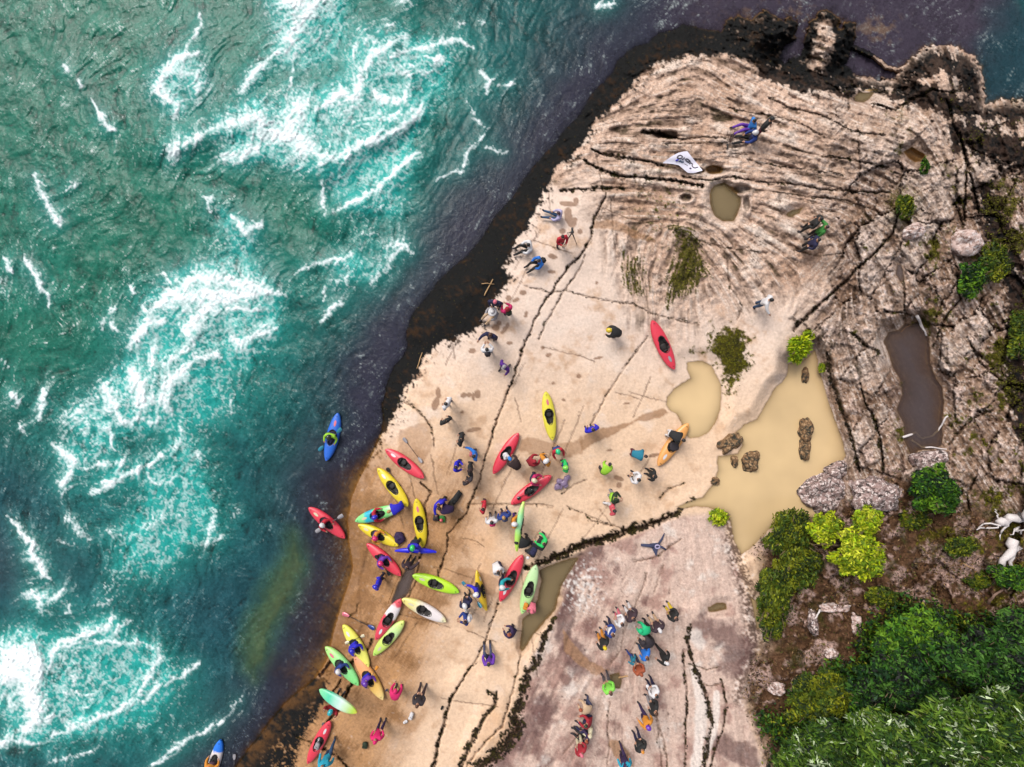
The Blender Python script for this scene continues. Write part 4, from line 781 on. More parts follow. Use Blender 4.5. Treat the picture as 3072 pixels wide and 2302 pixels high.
def head_shape(d):
    q = 1.0
    q += .24*math.exp(-((d.x)**2+(d.z+.12)**2)/.012)*(1 if d.y > 0 else 0)      # nose
    q += .05*math.exp(-((d.x)**2+(d.z-.32)**2)/.05)*(1 if d.y > 0 else 0)       # brow
    q += .10*math.exp(-((d.x)**2+(d.z+.72)**2)/.03)*(1 if d.y > .2 else 0)      # chin
    q -= .06*math.exp(-((abs(d.x)-.36)**2+(d.z-.08)**2)/.008)*(1 if d.y > 0 else 0)
    return q
def finger_set(b, wr, ha, side):
    f = (ha-wr).normalized(); up = Vector((0, 0, 1)) if abs(f.z) < .8 else Vector((0, 1, 0))
    a = f.cross(up).normalized(); n = a.cross(f)
    for k, (off, ln) in enumerate(((-.027,.062),(-.009,.072),(.009,.068),(.027,.052))):
        p0 = ha+a*off; p1 = p0+f*ln*.55-n*.006; p2 = p1+f*ln*.35-n*.022
        b.tube([p0-f*.02, p0, p1, p2], [.0095,.0095,.0085,.006], 5)
    t0 = wr+(ha-wr)*.45+a*(-.03*side); b.tube([t0, t0+a*(-.03*side)+f*.025, t0+a*(-.04*side)+f*.06-n*.01], [.012,.011,.007], 5)
PROTO = {}
def proto(name):
    if name in PROTO: return PROTO[name]
    J, href = POSES[name]
    keys = [k for k in J if k != 'pitch']; idx = {k: i for i, k in enumerate(keys)}
    me = bpy.data.meshes.new('body_frame'); me.from_pydata([J[k] for k in keys], [(idx[a], idx[b]) for a, b, _ in BONES], [])
    ob = bpy.data.objects.new('body_frame', me); C.objects.link(ob)
    mod = ob.modifiers.new('skin', 'SKIN'); mod.use_smooth_shade = True
    sk = me.skin_vertices[0].data
    for k in keys:
        r = RADII[k.split('_')[0]]; sk[idx[k]].radius = (r, r)
    sk[idx['ch']].radius = (.185, .15); sk[idx['pel']].radius = (.165, .145); sk[idx['sp']].radius = (.165, .14)
    sk[idx['pel']].use_root = True
    ob.modifiers.new('sub', 'SUBSURF').levels = 1
    dg = bpy.context.evaluated_depsgraph_get(); dg.update(); ev = bpy.data.meshes.new_from_object(ob.evaluated_get(dg))
    vs = [v.co.copy() for v in ev.vertices]; fs = [tuple(p.vertices) for p in ev.polygons]
    nrm = [v.normal.copy() for v in ev.vertices]
    bpy.data.objects.remove(ob)
    ms = []; torso = []
    for f in fs:
        c = sum((vs[i] for i in f), Vector())/len(f); best = 9; lab = 'top'; bn = None
        for a, b_, l in BONES:
            p, q = J[a], J[b_]; t = max(0, min(1, (c-p).dot(q-p)/max(1e-6, (q-p).length_squared)))
            dd_ = (c-p-(q-p)*t).length/(RADII[a.split('_')[0]]*(1-t)+RADII[b_.split('_')[0]]*t)
            if dd_ < best: best = dd_; lab = l; bn = (a, b_)
        if bn[0] == 'ch' and bn[1] == 'nk' and (c-J['ch']).length > .14: lab = 'skin' if (c-J['nk']).length < .07 else 'top'
        ms.append(SLOT[lab]); torso.append(bn in (('pel','sp'),('sp','ch'),('ch','nk')) and lab == 'top')
    b = MB(); b.add(vs, fs); b.m = list(ms)
    for s_, sd_ in (('_l', -1), ('_r', 1)): finger_set(b, J['wr'+s_], J['ha'+s_], sd_)
    rot = Matrix.Rotation(-J['pitch'], 3, 'X'); hb = MB()
    hb.ball((0, 0, 0), HEADR, 18, 14, 0, head_shape)
    for sx in (-1, 1): hb.ball((sx*.078, -.005, -.01), (.012, .022, .034), 6, 5)
    for i, f in enumerate(hb.f):
        c = sum((Vector(hb.v[j]) for j in f), Vector())/len(f); u = Vector((c.x/.078, c.y/.098, c.z/.118))
        if u.y > .5 and abs(abs(u.x)-.36) < .15 and abs(u.z-.08) < .1: hb.m[i] = 4
        if u.y > .5 and abs(u.x) < .25 and abs(u.z+.45) < .09: hb.m[i] = 5
    b.add([rot @ Vector(v)+J['hd'] for v in hb.v], hb.f, 0); b.m[-len(hb.m):] = hb.m
    body = mesh('person_body', b.v, b.f, [None]*8, True, b.m)
    for _ in range(8-len(body.materials)): body.materials.append(None)
    # life vest: the torso faces lifted off the body, with a rolled edge
    used = sorted({i for f, t in zip(fs, torso) if t for i in f}); rm = {i: k for k, i in enumerate(used)}
    vv = [vs[i]+nrm[i]*.034 for i in used]; n0 = len(vv); vv += [vs[i]+nrm[i]*.004 for i in used]
    ff = [tuple(rm[i] for i in f) for f, t in zip(fs, torso) if t]; ed = {}
    for f in ff:
        for i in range(len(f)):
            e = (f[i], f[(i+1) % len(f)]); ed[e] = 1
    ff += [(q, p, p+n0, q+n0) for (p, q) in ed if (q, p) not in ed]
    vest = mesh('life_vest', vv, ff, [None], True)
    PROTO[name] = (body, vest, J, href, rot); return PROTO[name]
def head_items():
    it = {}
    def shell(r, low, front, name, ctr=(0,-.006,.012)):
        b = MB()
        def fn(d):
            inside = d.z < low or (d.y > front and d.z < .30)
            return .80 if inside else 1.0+.03*math.sin(9*d.x+4*d.z)*math.sin(7*d.y)
        b.ball(ctr, r, 16, 12, 0, fn); return mesh(name, b.v, b.f, [None])
    it['hair'] = shell((.086,.106,.118), -.45, .45, 'hair')
    b = MB(); b.ball((0,-.006,.012), (.088,.108,.118), 16, 12, 0, lambda d: .8 if (d.y > .45 and d.z < .3) else 1.0); b.ball((0,-.075,-.12), (.085,.05,.17), 10, 8)
    it['long'] = mesh('hair', b.v, b.f, [None])
    b = MB(); b.ball((0,-.006,.012), (.086,.106,.118), 16, 12, 0, lambda d: .8 if (d.y > .45 and d.z < .3) else 1.0); b.ball((0,-.12,.06), (.035,.045,.035), 8, 6)
    it['bun'] = mesh('hair', b.v, b.f, [None])
    b = MB(); b.ball((0,0,.03), (.122,.148,.125), 18, 12, 0, lambda d: 1.0 if d.z > -.28 else .72); b.tube([(math.cos(t)*.115, math.sin(t)*.14, -.005) for t in np.linspace(0, 2*math.pi, 18)], .012, 5, 0, False); b.tube([(-.09,.11,.01),(0,.165,.02),(.09,.11,.01)], .018, 6)
    it['helmet'] = mesh('helmet', b.v, b.f, [None])
    b = MB(); b.ball((0,-.005,.03), (.092,.112,.108), 16, 10, 0, lambda d: 1.0 if d.z > -.1 else .7); b.tube([(math.sin(t)*.07, .09+.07*math.cos(t)*.9, .035) for t in np.linspace(-1.5, 1.5, 9)], .012, 5); b.add([(math.sin(t)*.07, .085+.075*math.cos(t), .036) for t in np.linspace(-1.5, 1.5, 9)], [tuple(range(9))]); b.ball((0,0,.137), (.012,.012,.008), 6, 4)
    it['cap'] = mesh('cap', b.v, b.f, [None])
    b = MB(); b.ball((0,-.008,.03), (.092,.112,.118), 16, 10, 0, lambda d: 1.0+.02*math.sin(20*math.atan2(d.y, d.x)) if d.z > -.25 else .72)
    it['beanie'] = mesh('beanie', b.v, b.f, [None])
    b = MB(); b.ball((0,-.03,0), (.115,.125,.15), 16, 12, 0, lambda d: .62 if (d.y > .55 and d.z < .45) else 1.0+.03*math.sin(8*d.x)); b.ball((0,-.09,-.12), (.13,.07,.07), 10, 6)
    it['hood'] = mesh('hood', b.v, b.f, [None])
    b = MB(); b.ball((0,-.005,.04), (.092,.112,.105), 16, 10, 0, lambda d: 1.0 if d.z > -.1 else .7)
    n = 24; rg = []
    for rr_, zz in ((.085,.035),(.14,.028),(.20,.018),(.2,.008),(.085,.02)): rg += [(rr_*math.cos(2*math.pi*j/n), rr_*1.15*math.sin(2*math.pi*j/n), zz+.012*math.cos(4*math.pi*j/n)*(rr_-.08)*8) for j in range(n)]
    b.add(rg, [(i*n+j, i*n+(j+1) % n, (i+1)*n+(j+1) % n, (i+1)*n+j) for i in range(4) for j in range(n)])
    it['hat'] = mesh('sun_hat', b.v, b.f, [None]); return it
HEADS = head_items()
NAMEOF = {'hair':'hair','long':'hair','bun':'hair','helmet':'helmet','cap':'cap','beanie':'beanie','hood':'hood','hat':'sun_hat'}
b = MB(); b.rbox((0,-.10,.0), (.30,.18,.44), 0, .35); b.rbox((0,-.19,-.06), (.22,.09,.22), 0, .35)
for sx in (-1, 1): b.tube([(sx*.10,-.05,.20),(sx*.12,.06,.21),(sx*.13,.14,.10),(sx*.12,.12,-.08),(sx*.11,-.04,-.16)], .022, 6)
PACK = mesh('backpack', b.v, b.f, [None])
nsk = 20; b = MB()
kp = [(.205*math.cos(t)*(1 if math.sin(t) < 0 else 1-.45*math.sin(t)), (.26 if math.sin(t) < 0 else .46)*math.sin(t)) for t in np.linspace(0, 2*math.pi, nsk, endpoint=False)]
for q_, z_ in ((1.06,.26),(1.05,.285),(.8,.31),(.5,.345)): b.add([(x*q_, y*q_+.02*(1-q_), z_) for x, y in kp], [])
b.f = [(i*nsk+j, i*nsk+(j+1) % nsk, (i+1)*nsk+(j+1) % nsk, (i+1)*nsk+j) for i in range(3) for j in range(nsk)]; b.m = [0]*len(b.f)
SKIRT = mesh('spray_skirt', b.v, b.f, [None])
COL = {k: alb(*v, .47) for k, v in dict(skin=(214,160,130), tan=(190,132,104), lilac=(206,196,236), jeans=(50,84,122), red=(214,34,58), maroon=(112,34,58), white=(250,246,248), black=(34,28,36), navy=(28,30,78), blue=(24,128,232), royal=(42,34,214), dkblue=(26,66,150), magenta=(222,20,112), purple=(96,36,150), dkpurple=(58,36,84), grey=(96,90,96), ltgrey=(180,174,178), dkgrey=(58,50,56), brown=(92,56,34), dkbrown=(58,36,30), blond=(206,160,96), hairblk=(30,22,26), teal=(16,138,166), cyan=(0,178,210), green=(64,146,60), bgreen=(44,222,110), mint=(26,226,150), lime=(176,236,60), limegr=(150,240,90), yellow=(250,216,40), orange=(246,160,50), coral=(244,98,112), pink=(250,130,150), crimson=(182,14,52), rust=(180,90,56), cream=(244,232,196), beige=(232,196,160), dkgreen=(42,60,38), mauve=(92,62,78), turq=(30,190,200), skyblue=(60,150,240), hotpink=(246,20,120), violet=(120,60,190), slate=(70,76,110), dkmauve=(66,46,56)).items()}
def cloth(c, kind='fabric'):
    if kind == 'skin': return mat('skin_'+c, COL[c], .55, .06, 30, .05)
    if kind == 'hair': return mat('hair_'+c, COL[c], .5, .25, 60, .3)
    if kind == 'hard': return mat('shell_'+c, COL[c], .25, .03, 6, .0, coat=.4)
    return mat('fabric_'+c, COL[c], .8, .10, 22, .5)
EYE = mat('eye_dark', alb(40,30,28), .2); LIP = mat('lip', alb(180,96,90), .5)
def setmats(o, ms):
    for i, m in enumerate(ms):
        o.material_slots[i].link = 'OBJECT'; o.material_slots[i].material = m
def place(u, v, h, zfix=None):
    z = zg(u, v) if zfix is None else zfix
    for _ in range(3):
        k = (H-z-h)/H*S; x, y = (u-CX)*k, (CY-v)*k
        if zfix is not None: break
        k2 = (H-z)/H*S; z = zg(CX+x/k2, CY-y/k2)
    return Vector((x, y, z))
PG = 'people gathered on the rock ledge'
def person(u, v, f, ps, label, top='navy', pants='dkgrey', head=('hair','hairblk'), vest=None, pack=None, skin='skin', shoe='dkgrey', short=False, shorts=False, sc=1.0, loc=None, skirt=None, rot=None):
    body, vm, J, href, hrot = proto(ps)
    sc *= .98+.05*math.sin(u*1.7+v*.9)
    p = place(u, v, href*sc) if loc is None else Vector(loc)
    r = empty('person', p-Vector((0, 0, .015)), R(f-90)); r.scale = (sc, sc, sc); tag(r, label, 'person', PG)
    if rot is not None: r.rotation_euler = rot
    o = link('body', body, r)
    t, pa, sk = cloth(top), cloth(pants), cloth(skin, 'skin')
    setmats(o, [sk, t, pa, cloth(shoe), EYE, LIP, sk if short else t, sk if shorts else pa])
    if head:
        kind, c = head; h = link(NAMEOF[kind], HEADS[kind], r)
        setmats(h, [cloth(c, 'hair' if NAMEOF[kind] == 'hair' else ('hard' if kind == 'helmet' else 'fabric'))])
        h.matrix_local = Matrix.Translation(J['hd']) @ hrot.to_4x4()
    if vest: o = link('life_vest', vm, r); setmats(o, [cloth(vest)])
    if pack:
        o = link('backpack', PACK, r); setmats(o, [cloth(pack)]); d_ = (J['ch']-J['sp']).normalized()
        o.matrix_local = Matrix.Translation(J['ch']-d_*.08+Vector((0, -.06*d_.z, 0.06*d_.y))) @ Matrix.Rotation(-math.atan2(d_.y, d_.z), 4, 'X')
    if skirt: o = link('spray_skirt', SKIRT, r); setmats(o, [cloth(skirt)])
    return r
# ================================================================== kayaks
def keyhole(x, y):
    """<1 inside the cockpit opening"""
    if y < -.06: k = .205*math.sqrt(max(0, 1-((y+.06)/.30)**2))
    else:
        t = min(1, (y+.06)/.50); k = .205-.115*t**.9
        k *= math.sqrt(max(0, 1-max(0, (y-.30)/.13)**2)) if y > .30 else 1
    return abs(x)/k if k > 1e-3 else 9
def kayak_mesh():
    NS, NR = 76, 40; vs = []; ins = []
    for i in range(NS):
        t = -1+2*i/(NS-1); y = t*1.25; tt = min(abs(t), .9985)
        w_ = .318*(1-tt**2.15)**.60; zb = .17*abs(t)**2.6; hgt = .335*(1-.74*abs(t)**2.3)+(.02 if t > 0 else 0)*abs(t); zt = zb+hgt; zm = zb+.46*hgt
        for j in range(NR):
            a = 2*math.pi*j/NR; c, s = math.cos(a), math.sin(a)
            x = w_*math.copysign(abs(c)**(.86 if s > 0 else .62), c)
            z = zm+(zt-zm)*(abs(s)**1.05) if s > 0 else zm-(zm-zb)*abs(s)**.6
            q = keyhole(x, y) if s > .05 else 9
            if s > .05 and 1.0 < q < 1.5: z -= .02*math.exp(-((q-1.05)/.12)**2)*0
            if q < 1.0: z = max(zb+.04, zt-.27*min(1, (1-q)*6+.35))
            vs.append((x, y, z)); ins.append(q < 1.0)
    fs = []; ms = []
    for i in range(NS-1):
        for j in range(NR):
            f = (i*NR+j, (i+1)*NR+j, (i+1)*NR+(j+1) % NR, i*NR+(j+1) % NR); f = f[::-1]
            fs.append(f); ms.append(1 if sum(ins[k] for k in f) >= 2 else 0)
    fs += [tuple(range(NR)), tuple(range((NS-1)*NR, NS*NR))[::-1]]; ms += [0, 0]
    return mesh('kayak_hull', vs, fs, [None, None], True, ms)
KH = kayak_mesh()
# coaming follows the opening
def rim_pts(n=40):
    out = []
    for i in range(n):
        a = 2*math.pi*i/n; lo, hi = .02, .7; dx, dy = math.sin(a), math.cos(a)
        for _ in range(24):
            m = (lo+hi)/2
            if keyhole(dx*m, dy*m-.03) < 1 and abs(dy*m-.03) < .43: lo = m
            else: hi = m
        x, y = dx*lo*1.06, dy*lo*1.04-.03; t = y/1.25
        w_ = .318*(1-abs(t)**2.15)**.60; hgt = .335*(1-.74*abs(t)**2.3); zb = .17*abs(t)**2.6; zm = zb+.46*hgt
        s = math.sqrt(max(0, 1-min(1, abs(x)/w_)**(2/.86))); out.append(Vector((x, y, zm+(zb+hgt-zm)*s+.012)))
    return out+out[:1]
b = MB(); b.tube(rim_pts(), .014, 6, 0, False); KR = mesh('coaming', b.v, b.f, [None])
b = MB(); b.rbox((0,-.10,.14), (.30,.32,.10), 0, .3); b.rbox((0,-.27,.22), (.28,.06,.18), 0, .3); KS = mesh('kayak_seat', b.v, b.f, [None])
b = MB(); b.tube([(-.035,0,0),(-.025,.0,.03),(.025,0,.03),(.035,0,0)], .009, 6); KG = mesh('grab_loop', b.v, b.f, [None])
def deck_z(x, y):
    t = min(.998, abs(y/1.25)); w_ = .318*(1-t**2.15)**.60; zb = .17*t**2.6; hg = .335*(1-.74*t**2.3); zm = zb+.46*hg
    return zm+(zb+hg-zm)*math.sqrt(max(0, 1-min(1, abs(x)/w_)**(2/.86)))**1.05
def patch(y0, y1, wx, name, sk=0.0):
    b = MB(); n, m_ = 9, 5; vs = []
    for i in range(n):
        y = y0+(y1-y0)*i/(n-1); q = math.sqrt(max(.05, 1-(2*i/(n-1)-1)**2))*wx
        for j in range(m_):
            x = q*(2*j/(m_-1)-1)+sk*(y-y0); vs.append((x, y, deck_z(x, y)+.005))
    b.add(vs, [(i*m_+j, i*m_+j+1, (i+1)*m_+j+1, (i+1)*m_+j) for i in range(n-1) for j in range(m_-1)]); return mesh(name, b.v, b.f, [None])
KD = [patch(.56, .84, .055, 'pale_patch', .05), patch(-.86, -.55, .06, 'pale_patch', -.05)]  # pale oval patches on the fore and aft deck
def kayak_mat(name, stops, rough=.38):
    """plastic hull: colour along its length"""
    m, nt, b = nodes(name); L = nt.links
    tc = N(nt, 'ShaderNodeTexCoord'); sp = N(nt, 'ShaderNodeSeparateXYZ'); L.new(tc.outputs['Object'], sp.inputs[0])
    nz = N(nt, 'ShaderNodeTexNoise', Scale=3.5, Detail=4.0); L.new(tc.outputs['Object'], nz.inputs['Vector'])
    ma = N(nt, 'ShaderNodeMath', operation='MULTIPLY_ADD'); L.new(nz.outputs['Fac'], ma.inputs[0]); ma.inputs[1].default_value = .35; L.new(sp.outputs['Y'], ma.inputs[2])
    mr = N(nt, 'ShaderNodeMapRange'); mr.inputs['From Min'].default_value = -1.25+.17; mr.inputs['From Max'].default_value = 1.25+.17; L.new(ma.outputs[0], mr.inputs['Value'])
    cr = N(nt, 'ShaderNodeValToRGB'); L.new(mr.outputs[0], cr.inputs[0]); e = cr.color_ramp.elements
    while len(e) > 1: e.remove(e[0])
    e[0].position = stops[0][0]; e[0].color = (*stops[0][1], 1)
    for p, c in stops[1:]:
        k = e.new(p); k.color = (*c, 1)
    n2 = N(nt, 'ShaderNodeTexNoise', Scale=24.0, Detail=6.0, Roughness=.7); L.new(tc.outputs['Object'], n2.inputs['Vector'])
    m2 = N(nt, 'ShaderNodeMapRange'); m2.inputs['From Min'].default_value = .35; m2.inputs['From Max'].default_value = .7; m2.inputs['To Min'].default_value = .9; m2.inputs['To Max'].default_value = 1.08; L.new(n2.outputs['Fac'], m2.inputs['Value'])
    mx = N(nt, 'ShaderNodeMix', data_type='RGBA', blend_type='MULTIPLY'); mx.inputs[0].default_value = 1; L.new(cr.outputs[0], mx.inputs[6]); L.new(m2.outputs[0], mx.inputs[7]); L.new(mx.outputs[2], b.inputs['Base Color'])
    m3 = N(nt, 'ShaderNodeMapRange'); m3.inputs['To Min'].default_value = rough-.12; m3.inputs['To Max'].default_value = rough+.14; L.new(n2.outputs['Fac'], m3.inputs['Value']); L.new(m3.outputs[0], b.inputs['Roughness'])
    return m
K_ = lambda r, g, b: alb(r, g, b)
red, yel, blu, wht = K_(240,62,84), K_(250,222,40), K_(8,110,226), K_(252,240,240)
KM = {
 'red': [(0,red)], 'redw': [(0,K_(236,70,92)),(.52,K_(236,70,92)),(.56,wht),(.80,wht),(.86,K_(238,84,98))], 'yel': [(0,yel)], 'yelp': [(0,K_(246,232,70))], 'blue': [(0,blu)], 'dblue': [(0,K_(6,30,240))],
 'orange': [(0,K_(250,176,96))], 'teal': [(0,K_(150,244,150)),(.2,K_(150,244,150)),(.26,K_(30,200,220)),(.40,K_(20,180,220)),(.44,K_(120,240,150)),(.72,K_(150,244,140)),(.9,wht)],
 'lime': [(0,K_(196,250,60)),(.7,K_(206,252,40)),(1,K_(170,236,50))], 'gold': [(0,K_(252,214,50)),(1,K_(250,206,40))], 'mint': [(0,K_(196,246,150)),(1,K_(214,250,190))], 'cream': [(0,K_(250,232,130)),(.25,K_(250,236,150)),(.5,wht),(.85,wht),(1,K_(250,240,170))],
 'limey': [(0,K_(196,246,110)),(.4,K_(228,250,120)),(.7,K_(214,250,170)),(1,K_(236,248,120))], 'lemon': [(0,K_(250,242,90)),(1,K_(252,250,120))], 'seafoam': [(0,K_(196,246,130)),(.5,K_(160,244,160)),(1,K_(140,240,140))], 'peach': [(0,K_(252,170,130)),(.4,K_(252,180,110)),(.6,K_(252,190,70)),(1,K_(252,226,150))],
 'foam': [(0,K_(150,240,170)),(.3,K_(90,224,180)),(.6,K_(224,252,240)),(.9,K_(200,240,90)),(1,K_(240,230,70))], 'bluew': [(0,K_(250,160,90)),(.2,K_(250,160,90)),(.26,wht),(.72,wht),(.76,K_(10,130,250))], 'acid': [(0,K_(214,246,80)),(.35,K_(190,246,110)),(.55,K_(170,240,190)),(.75,K_(170,246,170)),(1,K_(224,244,110))], 'wine': [(0,K_(90,20,36))]}
KMAT = {k: kayak_mat('kayak_plastic_'+k, v) for k, v in KM.items()}
DARK = mat('cockpit_black', alb(44,38,36), .6, .2, 20, .2); STRAP = mat('webbing', alb(50,44,44), .8)
KG_ = 'kayaks scattered along the rock ledge'
def kayak(ax, ay, bx, by, col, label, roll=0.0, z=None, lift=0.0, wid=1.0, water=False, L=None):
    """bow pixel, stern pixel"""
    u, v = (ax+bx)/2, (ay+by)/2
    za, zb, zc = zg(ax*.8+bx*.2, ay*.8+by*.2), zg(ax*.2+bx*.8, ay*.2+by*.8), zg(u, v)
    if water: za = zb = zc = zw(u, v)-.10; za += .02
    zm = max(zc, (za+zb)/2)+lift
    if z is not None: zm = z; za = zb = z
    hm = .2 if not roll else .3
    A, B = W(ax, ay, zm+hm), W(bx, by, zm+hm); d_ = A-B; ln = math.hypot(d_.x, d_.y) if L is None else L
    r = empty('kayak', ((A.x+B.x)/2, (A.y+B.y)/2, zm)); tag(r, label, 'kayak', KG_)
    pit = math.atan2((za-zb)*1.0, max(ln*.6, .5)); s_ = ln/2.5
    q = Matrix.Rotation(math.atan2(d_.y, d_.x)-math.pi/2, 4, 'Z') @ Matrix.Rotation(pit*.8, 4, 'X') @ Matrix.Rotation(R(roll), 4, 'Y')
    off = Vector((0, 0, 0)) if not roll else Vector((0, 0, .17+.16*abs(math.sin(R(roll)))))
    r.matrix_world = Matrix.Translation(r.location+off) @ q @ (Matrix.Translation((0, 0, -.17)) if roll else Matrix.Identity(4)) @ Matrix.Diagonal((s_*wid*1.02, s_, s_, 1))
    h = link('hull', KH, r); setmats(h, [KMAT[col], DARK])
    o = link('coaming', KR, r); setmats(o, [DARK]); o = link('seat', KS, r); setmats(o, [DARK])
    kr = random.Random(int(u*3+v)); pale = cloth(kr.choice(['white', 'cream', 'ltgrey', 'pink', 'white']), 'hard')
    if roll != 180:
        for dm in KD:
            if kr.random() < .75: o = link('pale_patch', dm, r); setmats(o, [pale])
    for t in (1.08, -1.08):
        o = link('grab_loop', KG, r); setmats(o, [STRAP]); o.location = (0, t, .305)
    r['mw'] = 0; del r['mw']
    return r
def in_kayak(k, f, label, **kw):
    """a paddler sitting in kayak k"""
    bpy.context.view_layer.update()
    m = k.matrix_world; p = m @ Vector((0, -.10, .02)); e = m.to_euler()
    return person(0, 0, 0, 'kayak', label, loc=p, rot=(0, 0, e.z+R(f)), **kw)
k1 = kayak(980,1383,1014.5,1239,'blue','blue kayak afloat on the dark river beside the black cliff foot', water=True)
k2 = kayak(1036,1614,926,1523,'red','red kayak afloat at the river edge off the amber shallows', water=True)
kayak(1953,961,2024,1108,'red','red kayak nearest the round muddy pool, empty with a black seat')
kayak(1658,1321,1637,1174,'yelp','pale yellow kayak lying alone on clean rock north of the pink helmeted group')
kayak(2064,1270,1975,1398,'orange','orange kayak with dark covered cockpit at the edge of the round muddy pool')
kr6 = kayak(1556,1299,1480,1422,'red','red kayak with a white bag stuffed in its cockpit')
kayak(1654,1427,1533,1513,'red','red kayak crossed at its stern by an upturned green and yellow kayak')
kayak(1276,1434,1155,1350,'red','red kayak beside the long grey paddle on brown wet rock')
kayak(1228,1519,1131,1407,'yel','yellow kayak tucked below the red kayak and the long grey paddle')
k10 = kayak(1206,1520,1064,1566,'teal','green kayak with a turquoise band across its rear deck', lift=.05)
k11 = kayak(1200,1635,1072,1578,'yel','yellow kayak carrying a paddler in a pink helmet')
kayak(1270,1642,1249,1496,'yel','yellow kayak standing empty with a strap across its bow')
k13 = kayak(1294,1654,1200,1653,'dblue','short deep blue kayak turned on its side over the wet channel', roll=72, lift=.35, L=2.1)
k14 = kayak(1207,1725,1098,1635,'red','red kayak with a purple dressed paddler near the wet channel')
kayak(1379,1775,1237,1728,'lime','bright lime kayak with a dark scuff on its rear deck')
k16 = kayak(1459,1832,1430,1711,'gold','golden yellow kayak tipped on its side by the turquoise paddle', roll=-62, wid=.9)
k17 = kayak(1568,1665,1500,1804,'red','red kayak with a white helmeted person standing at its side by the olive pool')
k18 = kayak(1609,1694,1566,1841,'mint','pale mint kayak with an orange pack on its rear deck')
kayak(1204,1796,1127,1920,'redw','red and white kayak meeting the cream one tip to tip', lift=.05)
kayak(1340,1863,1205,1799,'cream','cream and white kayak meeting the red and white one tip to tip')
kayak(1214,1860,1120,1968,'limey','pale lime kayak against the flank of the red and white one')
k22 = kayak(1112,1996,1026,1880,'lemon','lemon yellow kayak with a blue jacketed paddler')
k23 = kayak(1084,2049,972,1948,'seafoam','seafoam green kayak with a paddler over a dark gully')
k24 = kayak(1155,2093,1060,1974,'peach','peach and orange kayak with a purple jacketed paddler')
k25 = kayak(1072,2138,950,2080,'foam','white and green kayak carried upside down overhead', roll=180, lift=1.45)
kayak(924,2289,990,2165,'red','red kayak lowest on the rock with silver drybag in its cockpit')
k27 = kayak(663,2219,625,2345,'bluew','blue and white kayak afloat at the bottom edge of the photo', water=True)
k28 = kayak(1568,1504,1548,1654,'acid','green and yellow kayak held up on its edge', roll=80, lift=.75, wid=.85)
k29 = kayak(8,2040,-120,2062,'wine','dark wine kayak bow poking in from the foam at the frame edge', water=True)

# ------------------------------------------------------------------ paddles
def paddle_mesh():
    b = MB(); b.tube([(0,-.62,0),(0,.62,0)], .016, 8, 0)
    for s_ in (-1, 1):
        n = 9; vs = []
        for zz in (.012, -.012):
            for i in range(n):
                t = i/(n-1); y = .58+t*.42; w_ = .02+.085*math.sin(min(1, t*1.25+.08)*math.pi*.62)*(1 if t < .85 else math.sqrt(max(0, 1-((t-.85)/.16)**2)))
                for x in (-w_, w_*.15, w_): vs.append((x, s_*y, zz+.03*t*t-(.006 if x == w_*.15 else 0)))
        fs = []
        for o_ in (0, n*3):
            fs += [tuple(o_+k for k in ((i*3+j, i*3+j+1, (i+1)*3+j+1, (i+1)*3+j))) for i in range(n-1) for j in range(2)]
        for i in range(n-1): fs += [(i*3, (i+1)*3, n*3+(i+1)*3, n*3+i*3), (i*3+2, n*3+i*3+2, n*3+(i+1)*3+2, (i+1)*3+2)]
        b.add(vs, fs, 1 if s_ < 0 else 2)
    parts = []
    for m_ in range(3):
        f = [q for q, k in zip(b.f, b.m) if k == m_]; us_ = sorted({i for q in f for i in q}); rm = {i: k for k, i in enumerate(us_)}
        parts.append(mesh(('shaft', 'blade', 'blade')[m_], [b.v[i] for i in us_], [tuple(rm[i] for i in q) for q in f], [None]))
    return parts
PD = paddle_mesh()
def paddle(a, b_, c1, c2, label, h=.06, ha=None, hb=None, shaft='dkgrey', water=False):
    za = (zw(*a) if water else zg(*a))+(h if ha is None else ha); zb = (zw(*b_) if water else zg(*b_))+(h if hb is None else hb)
    A, B = W(a[0], a[1], za), W(b_[0], b_[1], zb); d_ = A-B
    r = empty('paddle', (A+B)/2); q = d_.to_track_quat('Y', 'Z'); r.rotation_mode = 'QUATERNION'; r.rotation_quaternion = q; s_ = d_.length/2.0; r.scale = (max(s_, .8), s_, 1); tag(r, label, 'paddle', 'kayak paddles')
    for k, c in ((0, shaft), (1, c2), (2, c1)):
        o = link(('shaft', 'blade', 'blade')[k], PD[k], r); setmats(o, [cloth(c, 'hard')])
paddle((1210,1314),(1266,1388),'ltgrey','ltgrey','long paddle with silver grey blades lying on brown wet rock',.09)
paddle((1387,1745),(1445,1823),'teal','teal','turquoise bladed paddle across the arms of the person by the golden kayak',.5,.3,.75)
paddle((1028,1840),(1124,1887),'pink','dkblue','paddle with one pink and one blue blade across the amber shore',.1)
paddle((957,1352),(1025,1285),'teal','teal','turquoise paddle dipping in the river beside the blue kayak',.3,-.02,.6,water=True)
paddle((948,1596),(1030,1545),'ltgrey','ltgrey','pale paddle dipping in the river beside the red kayak',.3,-.02,.6,water=True)
paddle((1126,1666),(1170,1726),'black','black','black paddle laid over the red kayak of the purple dressed paddler',.4,.5,.2)
paddle((1161,1404),(1200,1462),'black','black','black paddle half under the yellow kayak',.10)
paddle((1094,1906),(1036,1930),'cream','cream','cream paddle sticking out from the lemon yellow kayak',.45)
paddle((1134,1998),(1096,2062),'orange','black','paddle with an orange blade held by the purple jacketed paddler',.55)
paddle((972,2168),(955,2225),'grey','grey','grey paddle leaning on the lowest red kayak',.12,.1,.4)
paddle((1176,2086),(1158,2069),'slate','slate','slate blue paddle end by the tip of the peach kayak',.1)
paddle((704,2262),(699,2350),'ltgrey','ltgrey','pale grey paddle in the dark water off the black rock',.15,.05,.1,water=True)
